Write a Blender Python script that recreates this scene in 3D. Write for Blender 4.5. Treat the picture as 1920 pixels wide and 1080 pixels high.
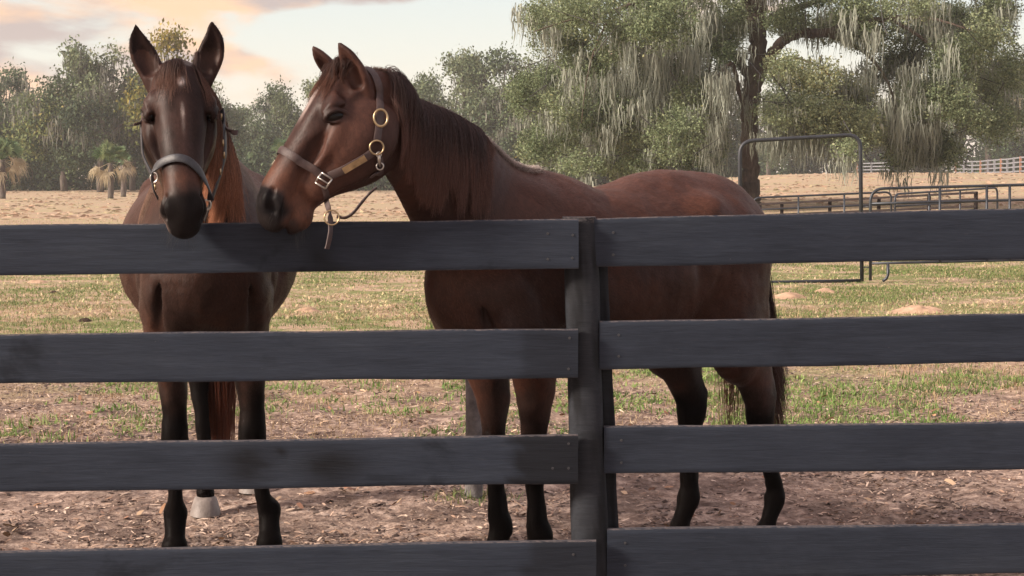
import bpy, bmesh, math, random
import numpy as np
from mathutils import Vector, Matrix
from mathutils.bvhtree import BVHTree
from math import radians, sin, cos, pi

for o in list(bpy.data.objects):
    bpy.data.objects.remove(o)
SC = bpy.context.scene
COL = SC.collection
random.seed(7)
RNG = np.random.default_rng(7)

# ---------------------------------------------------------------- camera
FPX, HOR, CH = 3300.0, 330.0, 1.46        # focal length in photo pixels, horizon row, eye height
PITCH = math.atan((540 - HOR) / FPX)
cam = bpy.data.cameras.new('camera')
cam.sensor_width = 36.0
cam.lens = FPX / 1920 * 36
cam.clip_end = 6000
camo = bpy.data.objects.new('camera', cam)
COL.objects.link(camo)
camo.location = (0, 0, CH)
camo.rotation_euler = (radians(90) - PITCH, 0, 0)
SC.camera = camo
cam.dof.use_dof = False
cam.dof.focus_distance = 5.8
cam.dof.aperture_fstop = 11.0
SC.view_settings.view_transform = 'Standard'
SC.view_settings.look = 'None'
SC.view_settings.exposure = 1.25
SC.view_settings.gamma = 1.0
SC.render.engine = 'CYCLES'

# ---------------------------------------------------------------- sky
SUN_EL, SUN_AZ = 26.0, 248.0             # degrees; azimuth clockwise from +Y : behind the camera, to the left
W = bpy.data.worlds.new('World')
SC.world = W
W.use_nodes = True
nt = W.node_tree
nt.nodes.clear()
def N(t, **kw):
    n = nt.nodes.new(t)
    for k, v in kw.items():
        setattr(n, k, v)
    return n
out = N('ShaderNodeOutputWorld')
bg = N('ShaderNodeBackground')
sky = N('ShaderNodeTexSky', sky_type='NISHITA')
sky.sun_disc = False
sky.sun_elevation = radians(SUN_EL)
sky.sun_rotation = radians(SUN_AZ)
sky.air_density = 1.0
sky.dust_density = 3.0
sky.ozone_density = 1.5
tc = N('ShaderNodeTexCoord')
sep = N('ShaderNodeSeparateXYZ')
nt.links.new(tc.outputs['Generated'], sep.inputs[0])
# clouds: flattened noise on the sky directions
mp = N('ShaderNodeMapping')
mp.inputs['Scale'].default_value = (3.0, 3.0, 9.0)
mp.inputs['Location'].default_value = (0.35, 0.0, 0.2)
nt.links.new(tc.outputs['Generated'], mp.inputs[0])
nz = N('ShaderNodeTexNoise')
nz.inputs['Scale'].default_value = 2.3
nz.inputs['Detail'].default_value = 7
nz.inputs['Roughness'].default_value = 0.5
nz.inputs['Distortion'].default_value = 0.25
nt.links.new(mp.outputs[0], nz.inputs['Vector'])
# more cloud to the west (left) and higher up
def M(op, a, b, clamp=False):
    n = N('ShaderNodeMath', operation=op, use_clamp=clamp)
    for i, v in enumerate((a, b)):
        if v is None: continue
        if isinstance(v, (int, float)): n.inputs[i].default_value = v
        else: nt.links.new(v, n.inputs[i])
    return n.outputs[0]
bx = M('MULTIPLY', sep.outputs['X'], -0.8)
bz = M('MULTIPLY', sep.outputs['Z'], 3.3)
s1 = M('ADD', M('ADD', bx, bz), M('MULTIPLY', nz.outputs['Fac'], 1.4))
cl = N('ShaderNodeMapRange', interpolation_type='SMOOTHSTEP')
cl.inputs['From Min'].default_value = 0.99
cl.inputs['From Max'].default_value = 1.13
nt.links.new(s1, cl.inputs['Value'])
nz2 = N('ShaderNodeTexNoise')
nz2.inputs['Scale'].default_value = 4.2
nz2.inputs['Detail'].default_value = 5
nt.links.new(mp.outputs[0], nz2.inputs['Vector'])
cr = N('ShaderNodeValToRGB')
cr.color_ramp.elements[0].position = 0.42
cr.color_ramp.elements[0].color = (2.7, 2.15, 2.0, 1)
cr.color_ramp.elements[1].position = 0.58
cr.color_ramp.elements[1].color = (5.5, 3.3, 1.9, 1)
nt.links.new(nz2.outputs['Fac'], cr.inputs[0])
# clear evening sky between the clouds: cream at the horizon to pale blue-grey above
cs = N('ShaderNodeValToRGB')
cs.color_ramp.elements[0].position = 0.0
cs.color_ramp.elements[0].color = (5.6, 4.75, 3.6, 1)
e = cs.color_ramp.elements.new(0.07); e.color = (4.6, 4.6, 4.1, 1)
e = cs.color_ramp.elements.new(0.14); e.color = (3.5, 4.1, 4.25, 1)
e = cs.color_ramp.elements.new(0.28); e.color = (5.6, 7.2, 9.6, 1)
cs.color_ramp.elements[-1].position = 0.7
cs.color_ramp.elements[-1].color = (5.8, 9.0, 15.5, 1)
nt.links.new(sep.outputs['Z'], cs.inputs[0])
mx0 = N('ShaderNodeMix', data_type='RGBA')
mx0.inputs[0].default_value = 0.80
nt.links.new(sky.outputs[0], mx0.inputs[6])
nt.links.new(cs.outputs[0], mx0.inputs[7])
mx = N('ShaderNodeMix', data_type='RGBA')
nt.links.new(M('MULTIPLY', cl.outputs[0], 0.85), mx.inputs[0])
nt.links.new(mx0.outputs[2], mx.inputs[6])
nt.links.new(cr.outputs[0], mx.inputs[7])
nt.links.new(mx.outputs[2], bg.inputs['Color'])
bg.inputs['Strength'].default_value = 0.09
nt.links.new(bg.outputs[0], out.inputs[0])

sun = bpy.data.lights.new('sun', 'SUN')
sun.energy = 3.4
sun.angle = radians(11)
sun.color = (1.0, 0.85, 0.72)
suno = bpy.data.objects.new('sun', sun)
COL.objects.link(suno)
sd = Vector((sin(radians(SUN_AZ)) * cos(radians(SUN_EL)), cos(radians(SUN_AZ)) * cos(radians(SUN_EL)), sin(radians(SUN_EL))))
suno.rotation_euler = sd.to_track_quat('Z', 'Y').to_euler()
suno.location = (-4, -4, 8)

# ---------------------------------------------------------------- helpers
def P(px, py, D):
    """world point seen at photo pixel (px,py), D metres in front of the camera along the ground"""
    X = (px - 960) / FPX; Y = (540 - py) / FPX
    d = np.array([X, cos(PITCH) + sin(PITCH) * Y, -sin(PITCH) + cos(PITCH) * Y])
    return np.array([0, 0, CH]) + d * (D / d[1])

def tag(o, label=None, cat=None, group=None, kind=None):
    if label: o['label'] = label
    if cat: o['category'] = cat
    if group: o['group'] = group
    if kind: o['kind'] = kind
    return o

def empty(name, loc=(0, 0, 0), rz=0.0):
    o = bpy.data.objects.new(name, None)
    COL.objects.link(o)
    o.empty_display_size = 0.2
    o.location = loc; o.rotation_euler = (0, 0, rz)
    return o

def keep_world(o, parent):
    o.parent = parent
    o.matrix_parent_inverse = (Matrix.Translation(parent.location) @ parent.rotation_euler.to_matrix().to_4x4()).inverted() if parent.parent is None else Matrix.Identity(4)

def mesh_np(name, V, F, mat, parent=None, smooth=True, colors=None, local=False):
    """mesh object from arrays; V in world coordinates; an Empty parent keeps its own location"""
    V = np.asarray(V, dtype=np.float32)
    me = bpy.data.meshes.new(name)
    if isinstance(F, np.ndarray):
        k = F.shape[1]; n = F.shape[0]
        me.vertices.add(len(V)); me.loops.add(n * k); me.polygons.add(n)
        me.loops.foreach_set('vertex_index', F.astype(np.int32).ravel())
        me.polygons.foreach_set('loop_start', np.arange(0, n * k, k, dtype=np.int32))
        me.polygons.foreach_set('loop_total', np.full(n, k, dtype=np.int32))
        off = np.zeros(3)
        if parent is not None and not local:
            off = np.array(world_loc(parent))
        me.vertices.foreach_set('co', (V - off).astype(np.float32).ravel())
        me.update(calc_edges=True)
        me.validate()
    else:
        off = np.zeros(3)
        if parent is not None and not local:
            off = np.array(world_loc(parent))
        me.from_pydata([tuple(v) for v in (V - off)], [], [list(f) for f in F])
        me.update()
    if smooth:
        me.polygons.foreach_set('use_smooth', np.ones(len(me.polygons), dtype=bool))
    if colors is not None:
        ca = me.color_attributes.new('coat', 'FLOAT_COLOR', 'POINT')
        c4 = np.ones((len(V), 4), dtype=np.float32); c4[:, :3] = colors
        ca.data.foreach_set('color', c4.ravel())
    if mat: me.materials.append(mat)
    o = bpy.data.objects.new(name, me)
    COL.objects.link(o)
    if parent is not None: o.parent = parent
    return o

def world_loc(o):
    v = Vector(o.location)
    while o.parent is not None:
        o = o.parent; v = v + Vector(o.location)
    return v

class MB:
    """collects shapes, then links them as one mesh"""
    def __init__(s): s.V = []; s.F = []; s.n = 0
    def add(s, V, F):
        V = np.asarray(V, dtype=float)
        s.V.append(V); s.F += [tuple(int(i) + s.n for i in f) for f in F]; s.n += len(V)
    def box(s, c, size, R=None, bev=0.0):
        c = np.array(c, float); h = np.array(size, float) / 2
        bm = bmesh.new(); bmesh.ops.create_cube(bm, size=1)
        for v in bm.verts: v.co = Vector((v.co.x * size[0], v.co.y * size[1], v.co.z * size[2]))
        if bev > 0: bmesh.ops.bevel(bm, geom=bm.edges[:], offset=bev, segments=2, affect='EDGES')
        bm.verts.index_update()
        V = np.array([v.co[:] for v in bm.verts]); F = [[v.index for v in f.verts] for f in bm.faces]; bm.free()
        if R is not None: V = V @ np.array(R).T
        s.add(V + c, F)
    def tube(s, pts, r, n=8, cap=True, squash=None):
        pts = np.asarray(pts, float); m = len(pts)
        r = np.full(m, r, float) if np.isscalar(r) else np.asarray(r, float)
        T = np.gradient(pts, axis=0); T /= np.linalg.norm(T, axis=1)[:, None] + 1e-12
        ref = np.array([0, 0, 1.0]) if abs(T[0][2]) < 0.9 else np.array([1.0, 0, 0])
        U = np.cross(T[0], ref); U /= np.linalg.norm(U)
        V = []
        for i in range(m):
            U = U - T[i] * (U @ T[i]); U /= np.linalg.norm(U) + 1e-12
            W_ = np.cross(T[i], U)
            a = np.arange(n) * 2 * pi / n
            V.append(pts[i] + r[i] * (np.cos(a)[:, None] * U + np.sin(a)[:, None] * W_))
        V = np.concatenate(V)
        F = [(i * n + j, i * n + (j + 1) % n, (i + 1) * n + (j + 1) % n, (i + 1) * n + j) for i in range(m - 1) for j in range(n)]
        if cap:
            F.append(tuple(range(n - 1, -1, -1))); F.append(tuple((m - 1) * n + j for j in range(n)))
        s.add(V, F)
    def build(s, name, mat, parent=None, smooth=False):
        return mesh_np(name, np.concatenate(s.V), s.F, mat, parent, smooth)

def auto_smooth(o, deg=35):
    me = o.data
    me.polygons.foreach_set('use_smooth', np.ones(len(me.polygons), dtype=bool))
    bm = bmesh.new(); bm.from_mesh(me)
    lim = radians(deg)
    for e in bm.edges:
        if len(e.link_faces) == 2 and e.calc_face_angle(0) > lim: e.smooth = False
    bm.to_mesh(me); bm.free()
    return o

def catmull(pts, m):
    """resample control rows (any width) to m steps per span"""
    pts = np.asarray(pts, float)
    Q = np.vstack([2 * pts[0] - pts[1], pts, 2 * pts[-1] - pts[-2]])
    out = []
    for i in range(1, len(Q) - 2):
        for t in np.arange(m) / m:
            a, b, c, d = Q[i - 1], Q[i], Q[i + 1], Q[i + 2]
            out.append(0.5 * (2 * b + (c - a) * t + (2 * a - 5 * b + 4 * c - d) * t * t + (3 * b - a - 3 * c + d) * t ** 3))
    out.append(Q[-2])
    return np.array(out)

# value noise (numpy) used for colour and shape variation
def vnoise(p, seed=0):
    p = np.asarray(p, float); i = np.floor(p).astype(np.int64); f = p - i; f = f * f * (3 - 2 * f)
    def h(a, b, c):
        n = (a * 374761393 + b * 668265263 + c * 2147483647 + seed * 1274126177) & 0xFFFFFFFF
        n = ((n ^ (n >> 13)) * 1103515245) & 0xFFFFFFFF
        n = (n ^ (n >> 16)) & 0xFFFF
        return n / 65535.0
    r = 0
    for dx in (0, 1):
        for dy in (0, 1):
            for dz in (0, 1):
                w = (f[..., 0] if dx else 1 - f[..., 0]) * (f[..., 1] if dy else 1 - f[..., 1]) * (f[..., 2] if dz else 1 - f[..., 2])
                r = r + w * h(i[..., 0] + dx, i[..., 1] + dy, i[..., 2] + dz)
    return r
def fbm(p, seed=0, o=4):
    s = 0; a = 0.5; q = np.asarray(p, float)
    for k in range(o): s = s + a * vnoise(q, seed + k); q = q * 2.03 + 7.1; a *= 0.5
    return s / (1 - 0.5 ** o)
def sstep(a, b, x):
    t = np.clip((x - a) / (b - a), 0, 1); return t * t * (3 - 2 * t)

# ---------------------------------------------------------------- materials
class Mat:
    def __init__(s, name, rough=0.7, spec=0.3, metal=0.0, color=(.5, .5, .5)):
        s.m = bpy.data.materials.new(name); s.m.use_nodes = True
        s.nt = s.m.node_tree; s.b = s.nt.nodes['Principled BSDF']
        s.b.inputs['Roughness'].default_value = rough
        s.b.inputs['Specular IOR Level'].default_value = spec
        s.b.inputs['Metallic'].default_value = metal
        s.b.inputs['Base Color'].default_value = (*color, 1)
    def n(s, t, inp=None, **kw):
        n = s.nt.nodes.new(t)
        for k, v in kw.items(): setattr(n, k, v)
        if inp:
            for k, v in inp.items():
                if hasattr(v, 'is_output') or isinstance(v, bpy.types.NodeSocket): s.nt.links.new(v, n.inputs[k])
                else: n.inputs[k].default_value = v
        return n
    def coord(s, scale=(1, 1, 1), obj=True, rot=(0, 0, 0)):
        t = s.n('ShaderNodeTexCoord'); mp = s.n('ShaderNodeMapping', {'Scale': scale, 'Rotation': rot})
        s.nt.links.new(t.outputs['Object' if obj else 'Generated'], mp.inputs[0]); return mp.outputs[0]
    def noise(s, vec, scale, detail=4, rough=.5, dist=0.0):
        return s.n('ShaderNodeTexNoise', {'Vector': vec, 'Scale': scale, 'Detail': detail, 'Roughness': rough, 'Distortion': dist}).outputs['Fac']
    def ramp(s, fac, stops):
        r = s.n('ShaderNodeValToRGB', {0: fac}); cr = r.color_ramp
        cr.elements[0].position = stops[0][0]; cr.elements[0].color = (*stops[0][1], 1)
        cr.elements[1].position = stops[-1][0]; cr.elements[1].color = (*stops[-1][1], 1)
        for p, c in stops[1:-1]: e = cr.elements.new(p); e.color = (*c, 1)
        return r.outputs[0]
    def mixc(s, fac, a, b, mode='MIX'):
        m = s.n('ShaderNodeMix', data_type='RGBA', blend_type=mode)
        for i, v in ((0, fac), (6, a), (7, b)):
            if isinstance(v, bpy.types.NodeSocket): s.nt.links.new(v, m.inputs[i])
            elif isinstance(v, tuple): m.inputs[i].default_value = (*v, 1)
            else: m.inputs[i].default_value = v
        return m.outputs[2]
    def color(s, sock): s.nt.links.new(sock, s.b.inputs['Base Color'])
    def bump(s, h, strength=.3, dist=.01, normal=None):
        b = s.n('ShaderNodeBump', {'Height': h, 'Strength': strength, 'Distance': dist})
        if normal is not None: s.nt.links.new(normal, b.inputs['Normal'])
        s.nt.links.new(b.outputs[0], s.b.inputs['Normal']); return b.outputs[0]
    def rough(s, sock): s.nt.links.new(sock, s.b.inputs['Roughness'])
# ================================================================ HORSES: implicit surfaces meshed by surface nets
class Field:
    def __init__(s, xs, ys, zs):
        s.ax = [np.asarray(a, np.float32) for a in (xs, ys, zs)]
        s.f = np.full([len(a) for a in s.ax], 0.5, np.float32)
    def box(s, lo, hi):
        sl = []
        for a, l, h in zip(s.ax, lo, hi):
            i = int(np.searchsorted(a, l)); j = int(np.searchsorted(a, h))
            if j <= i: return None
            sl.append(slice(i, j))
        return tuple(sl)
    def comb(s, sl, d, k, op):
        g = s.f[sl]
        if op == 'add':
            h = np.clip(0.5 + 0.5 * (g - d) / k, 0, 1); s.f[sl] = g * (1 - h) + d * h - k * h * (1 - h)
        else:
            h = np.clip(0.5 - 0.5 * (g + d) / k, 0, 1); s.f[sl] = g * (1 - h) - d * h + k * h * (1 - h)
    def chain(s, rows, side, k=0.03, op='add', m=4):
        """rows: x,y,z,a,b  a = radius in the plane, b = radius along the side direction"""
        R = catmull(rows, max(m, 6)) if len(rows) > 2 else np.array(rows, float)
        S = np.array(side, float); S /= np.linalg.norm(S)
        pad = k + 0.03
        lo = (R[:, :3] - R[:, 3:].max(1)[:, None]).min(0) - pad; hi = (R[:, :3] + R[:, 3:].max(1)[:, None]).max(0) + pad
        SL = s.box(lo, hi)
        if SL is None: return
        D = np.full([q.stop - q.start for q in SL], 0.5, np.float32)
        for i in range(len(R) - 1):
            p0, p1 = R[i, :3], R[i + 1, :3]; r0, r1 = np.maximum(R[i, 3:], .002), np.maximum(R[i + 1, 3:], .002)
            L = np.linalg.norm(p1 - p0)
            if L < 1e-6: continue
            T = (p1 - p0) / L
            S_ = S - T * (S @ T); S_ /= np.linalg.norm(S_); U = np.cross(S_, T)
            rm = max(r0.max(), r1.max()) + pad
            b = s.box(np.minimum(p0, p1) - rm, np.maximum(p0, p1) + rm)
            if b is None: continue
            ls = tuple(slice(max(b[q].start, SL[q].start) - SL[q].start, min(b[q].stop, SL[q].stop) - SL[q].start) for q in range(3))
            gs = tuple(slice(max(b[q].start, SL[q].start), min(b[q].stop, SL[q].stop)) for q in range(3))
            X = s.ax[0][gs[0]][:, None, None] - p0[0]; Y = s.ax[1][gs[1]][None, :, None] - p0[1]; Z = s.ax[2][gs[2]][None, None, :] - p0[2]
            dot = lambda v: (X * np.float32(v[0]) + Y * np.float32(v[1]) + Z * np.float32(v[2]))
            t = dot(T); u = dot(U); w = dot(S_)
            tt = np.clip(t / L, 0, 1); t = t - tt * L
            ra = r0[0] + (r1[0] - r0[0]) * tt; rb = r0[1] + (r1[1] - r0[1]) * tt
            q = np.sqrt((u / ra) ** 2 + (w / rb) ** 2 + (t / np.minimum(ra, rb)) ** 2) + 1e-6
            ln = np.sqrt(u * u + w * w + t * t)
            d = ln - ln / q
            d = np.where(q < 0.4, -0.6 * np.minimum(ra, rb), d)
            D[ls] = np.minimum(D[ls], d)
        s.comb(SL, D, k, op)
    def ell(s, c, axes, r, k=0.02, op='add'):
        c = np.array(c, float); A = [np.array(a, float) / np.linalg.norm(a) for a in axes]
        rm = max(r) + k + .02
        sl = s.box(c - rm, c + rm)
        if sl is None: return
        X = s.ax[0][sl[0]][:, None, None] - c[0]; Y = s.ax[1][sl[1]][None, :, None] - c[1]; Z = s.ax[2][sl[2]][None, None, :] - c[2]
        q = 0
        for a, rr in zip(A, r): q = q + ((X * a[0] + Y * a[1] + Z * a[2]) / rr) ** 2
        q = np.sqrt(q) + 1e-6; ln = np.sqrt(X * X + Y * Y + Z * Z)
        d = np.where(q < .4, -.6 * min(r), ln - ln / q)
        s.comb(sl, d.astype(np.float32), k, op)
    def mesh(s):
        f = s.f; I = f < 0
        nx, ny, nz = f.shape
        c = I[:-1, :-1, :-1].astype(np.int8)
        tot = np.zeros((nx - 1, ny - 1, nz - 1), np.int8)
        for dx in (0, 1):
            for dy in (0, 1):
                for dz in (0, 1):
                    tot += I[dx:nx - 1 + dx, dy:ny - 1 + dy, dz:nz - 1 + dz]
        act = (tot > 0) & (tot < 8)
        idx = np.argwhere(act)
        vid = np.full(act.shape, -1, np.int32); vid[act] = np.arange(len(idx))
        acc = np.zeros((len(idx), 3)); cnt = np.zeros(len(idx))
        cor = [(a, b, c_) for a in (0, 1) for b in (0, 1) for c_ in (0, 1)]
        val = {q: f[idx[:, 0] + q[0], idx[:, 1] + q[1], idx[:, 2] + q[2]] for q in cor}
        pos = {q: np.stack([s.ax[i][idx[:, i] + q[i]] for i in range(3)], 1) for q in cor}
        for a in cor:
            for i in range(3):
                if a[i] == 0:
                    b = list(a); b[i] = 1; b = tuple(b)
                    va, vb = val[a], val[b]; m = (va < 0) != (vb < 0)
                    t = np.where(m, va / np.where(m, va - vb, 1), 0)[:, None]
                    acc += np.where(m[:, None], pos[a] + (pos[b] - pos[a]) * t, 0); cnt += m
        V = acc / cnt[:, None]
        Q = []
        def quads(ax, d1, d2):
            sh = list(f.shape); sl0 = [slice(None)] * 3; sl1 = [slice(None)] * 3
            sl0[ax] = slice(0, -1); sl1[ax] = slice(1, None)
            for d in (d1, d2): sl0[d] = slice(1, -1); sl1[d] = slice(1, -1)
            A = I[tuple(sl0)]; B = I[tuple(sl1)]
            for flip, m in ((False, A & ~B), (True, ~A & B)):
                e = np.argwhere(m)
                if len(e) == 0: continue
                e[:, d1] += 1; e[:, d2] += 1
                def cell(o1, o2):
                    g = e.copy(); g[:, d1] -= o1; g[:, d2] -= o2
                    return vid[g[:, 0], g[:, 1], g[:, 2]]
                q = np.stack([cell(1, 1), cell(0, 1), cell(0, 0), cell(1, 0)], 1)
                if flip: q = q[:, ::-1]
                Q.append(q)
        quads(0, 1, 2); quads(1, 2, 0); quads(2, 0, 1)
        return V, np.concatenate(Q)

def laplace(V, F, it=2, lam=.5, w=None):
    E = np.concatenate([F[:, [0, 1]], F[:, [1, 2]], F[:, [2, 3]], F[:, [3, 0]]]); n = len(V)
    for k in range(it):
        for lm in (lam, -lam * 1.03):
            A = np.zeros((n, 3)); C = np.bincount(E[:, 0], minlength=n) + np.bincount(E[:, 1], minlength=n)
            for j in range(3):
                A[:, j] = np.bincount(E[:, 0], V[E[:, 1], j], n) + np.bincount(E[:, 1], V[E[:, 0], j], n)
            D = A / np.maximum(C, 1)[:, None] - V
            V = V + lm * D
    return V

def axis(lo, hi, fine, h, hf):
    """grid ticks: spacing hf inside fine=(a,b), h outside"""
    a, b = fine; t = [lo]
    while t[-1] < hi:
        x = t[-1]; d = hf if a - 1e-6 <= x < b else h
        if x < a and x + d > a: d = max(a - x, hf * .5)
        t.append(x + d)
    return np.array(t)

def norm(v): v = np.array(v, float); return v / np.linalg.norm(v)

class Frame:
    def __init__(s, o, x, y, z, sc=1.0): s.o = np.array(o, float); s.x = norm(x); s.y = norm(y); s.z = norm(z); s.s = sc
    def __call__(s, x, y, z): return s.o + s.s * (x * s.x + y * s.y + z * s.z)
    def inv(s, p): d = (np.asarray(p) - s.o) / s.s; return np.stack([d @ s.x, d @ s.y, d @ s.z], -1)

def build_head(F, H, ears, ear_front):
    s = H.s
    def ch(rows, k=.02, op='add', side=None, y=0.0, m=4):
        F.chain([(*H(r[0], r[4] if len(r) > 4 else y, r[1]), r[2] * s, r[3] * s) for r in rows], H.y if side is None else side, k * s, op, m)
    def el(c, r, k=.02, op='add', rot=0.0, ry=0.0):
        x = H.x * cos(rot) + H.z * sin(rot); z = -H.x * sin(rot) + H.z * cos(rot); y = H.y
        if ry: x, y = x * cos(ry) + y * sin(ry), -x * sin(ry) + y * cos(ry)
        F.ell(H(*c), (x, y, z), [q * s for q in r], k * s, op)
    # skull and nose
    ch([(.005, -.075, .048, .056), (.035, -.032, .058, .070), (.09, .008, .068, .080), (.15, .018, .066, .078), (.22, .024, .060, .074),
        (.30, .034, .050, .066), (.37, .034, .048, .058), (.43, .030, .052, .054), (.475, .020, .054, .053), (.505, .006, .046, .046)], .02)
    ch([(.05, .045, .03, .045), (.12, .058, .030, .058), (.19, .060, .026, .058), (.27, .056, .026, .044), (.36, .053, .026, .036), (.43, .048, .028, .034)], .02)
    # mandible
    ch([(.02, -.11, .055, .045), (.10, -.115, .085, .052), (.19, -.125, .098, .050), (.26, -.105, .080, .042), (.33, -.070, .060, .036), (.41, -.045, .048, .034), (.47, -.050, .040, .034)], .03)
    for q in (1, -1):
        ch([(.08, -.09, .07, .026, q * .062), (.16, -.105, .088, .032, q * .075), (.235, -.095, .080, .030, q * .072), (.31, -.070, .058, .022, q * .050), (.38, -.05, .04, .018, q * .034)], .03)
        el((.18, q * .083, -.070), (.085, .024, .075), .03)
        ch([(.175, -.018, .018, .013, q * .092), (.225, -.022, .018, .013, q * .090), (.28, -.022, .014, .011, q * .075), (.325, -.018, .010, .007, q * .061)], .022)
        el((.135, q * .076, .036), (.034, .022, .022), .025)                     # brow bone
        el((.075, q * .078, .030), (.024, .014, .020), .02, 'sub')              # hollow over the eye
        el((.30, q * .078, .014), (.06, .014, .016), .03, 'sub')                # hollow between nose bone and cheek
        # eye: socket, then lids round the opening
        EX, EZ, ca4, sa4 = .166, .012, .766, .643
        ex, ez = H.x * ca4 + H.z * sa4, -H.x * sa4 + H.z * ca4
        F.ell(H(EX, q * .106, EZ), (ex, H.y, ez), [.027 * s, .016 * s, .014 * s], .006 * s, 'sub')
        lid = []
        for a in np.linspace(0, 2 * pi, 17):
            ca, sa = cos(a), sin(a); u_, v_ = .031 * ca, .0155 * sa * (1 - .30 * ca * ca)
            lid.append((EX + u_ * ca4 - v_ * sa4, EZ + u_ * sa4 + v_ * ca4, .0072 if sa > 0 else .0050, .0082, q * (.1030 - .009 * abs(ca) + (.003 if sa > 0 else -.001))))
        ch(lid, .006, m=2)
        ch([(.120, .014, .007, .007, q * .092), (.140, .036, .010, .010, q * .097), (.172, .044, .008, .008, q * .090)], .012)
        # nostril wing and opening
        el((.468, q * .042, .036), (.032, .022, .030), .02)
        ch([(.440, .052, .010, .006, q * .050), (.468, .046, .014, .010, q * .064), (.492, .030, .015, .012, q * .058), (.497, .014, .008, .008, q * .050)], .006, 'sub')
        ch([(.448, .022, .007, .007, q * .056), (.472, .010, .008, .008, q * .060), (.495, .000, .007, .007, q * .050)], .008)
        # mouth line
        ch([(.410, -.030, .004, .007, q * .046), (.445, -.036, .005, .010, q * .046), (.48, -.040, .006, .012, q * .040), (.515, -.040, .006, .014, q * .022)], .006, 'sub')
    el((.508, 0, -.008), (.034, .044, .034), .02)
    el((.498, 0, -.062), (.030, .034, .022), .014)      # lower lip
    el((.468, 0, -.078), (.034, .030, .024), .018)      # chin
    ch([(.524, -.046, .006, .030), (.530, -.040, .006, .030)], .006, 'sub')
    # ears
    for pts, wid in ears:
        R = []
        pts = np.array(pts)
        prof = [(.0, .72), (.25, .98), (.5, 1.04), (.75, .80), (.92, .40), (1.0, .12)]
        Pm = catmull(pts, 8); tt = np.linspace(0, 1, len(Pm))
        for t, w_ in prof:
            c = np.array([np.interp(t, tt, Pm[:, i]) for i in range(3)])
            R.append((*c, max(.020 * w_, .004), wid * w_))
        ax = norm(pts[-1] - pts[0]); fr = norm(ear_front - ax * (ear_front @ ax)); sd_ = np.cross(fr, ax)
        F.chain(R, sd_, .012)
        Rs = [(*(np.array(r[:3]) + fr * (.020 * 1.0 if i < 4 else .013)), max(r[3] * .95, .003), max(r[4] - .010, .003)) for i, r in enumerate(R)]
        F.chain(Rs[1:5], sd_, .006, 'sub')

def leg(F, B, rows, k=.03, m=4):
    """rows: x,y,z, r fore-aft, r lateral in the body frame"""
    F.chain([(*B(r[0], r[1], r[2]), r[3] * B.s, r[4] * B.s) for r in rows], B.y, k, 'add', m)

def fore_leg(F, B, sy, foot, knee):
    """foot=(x,y) on the ground, knee=(x,y)"""
    fx, fy = foot; kx, ky = knee; S = sy
    leg(F, B, [(.05, S * .150, .92, .120, .070), (.025 + (kx) * .3, S * .145, .80, .098, .062), ((kx + .0), (ky + S * .13) / 2, .66, .066, .052), (kx - .003, ky, .55, .046, .042), (kx + .004, ky, .475, .046, .047),
               (kx + .004, ky, .435, .045, .048), (kx - .002, ky, .395, .033, .034), (kx * .6 + fx * .4 - .006, ky * .6 + fy * .4, .32, .030, .026), (kx * .3 + fx * .7 - .012, ky * .3 + fy * .7, .235, .033, .028),
               (fx - .032, fy, .195, .042, .041), (fx - .022, fy, .160, .036, .036), (fx + .004, fy, .105, .033, .034), (fx + .012, fy, .085, .042, .044)], .03)
    leg(F, B, [(kx - .018, ky, .40, .014, .014), (kx * .5 + fx * .5 - .036, (ky + fy) / 2, .30, .015, .014), (fx - .052, fy, .20, .016, .016)], .014)
    leg(F, B, [(kx + .02, ky + S * .012, .80, .05, .03), (kx + .022, ky + S * .012, .66, .032, .022), (kx + .012, ky, .53, .02, .02)], .03)

def hind_leg(F, B, sy, foot, hock, stifle=(-.80, .155, .90)):
    fx, fy = foot; hx, hy, hz = hock; S = sy; sx, st, sz = stifle
    # haunch, thigh, gaskin
    leg(F, B, [(-.82, S * .10, 1.20, .19, .13), (-.85, S * .135, 1.10, .20, .125), (-.85, S * .150, .97, .17, .105), ((sx + hx) / 2 + .03, S * (st * .6 + .06), (.90 + hz) / 2 + .06, .118, .082),
               (hx + .062, hy, hz + .15, .084, .058), (hx + .008, hy, hz + .03, .064, .050), (hx + .002, hy, hz - .035, .058, .047), (hx + .004 - (hx - fx) * .15, hy, hz - .10, .041, .037),
               (hx * .4 + fx * .6 - .012, hy * .4 + fy * .6, (hz + .1) * .5, .032, .028), (fx - .038, fy, .215, .036, .031), (fx - .034, fy, .190, .043, .041), (fx - .022, fy, .155, .036, .034), (fx + .004, fy, .105, .032, .032), (fx + .012, fy, .085, .039, .038)], .035)
    leg(F, B, [(hx - .050, hy, hz + .045, .016, .018), (hx - .038, hy, hz - .03, .016, .018), (hx * .5 + fx * .5 - .046, (hy + fy) / 2, hz * .55 + .03, .015, .014), (fx - .058, fy, .20, .016, .016)], .016)
    leg(F, B, [(-.96, S * .12, 1.14, .11, .08), (-.98, S * .13, .98, .10, .075), (hx + .02 + (-1.02 - hx) * .4, S * .125, .80, .06, .05), (hx - .02, hy, hz + .12, .024, .022), (hx - .048, hy, hz + .045, .015, .016)], .035)
    leg(F, B, [(sx + .01, S * st, sz + .12, .09, .05), (sx + .02, S * (st + .005), sz, .075, .05), (sx - .06, S * st * .95, sz - .12, .05, .04)], .04)

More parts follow.
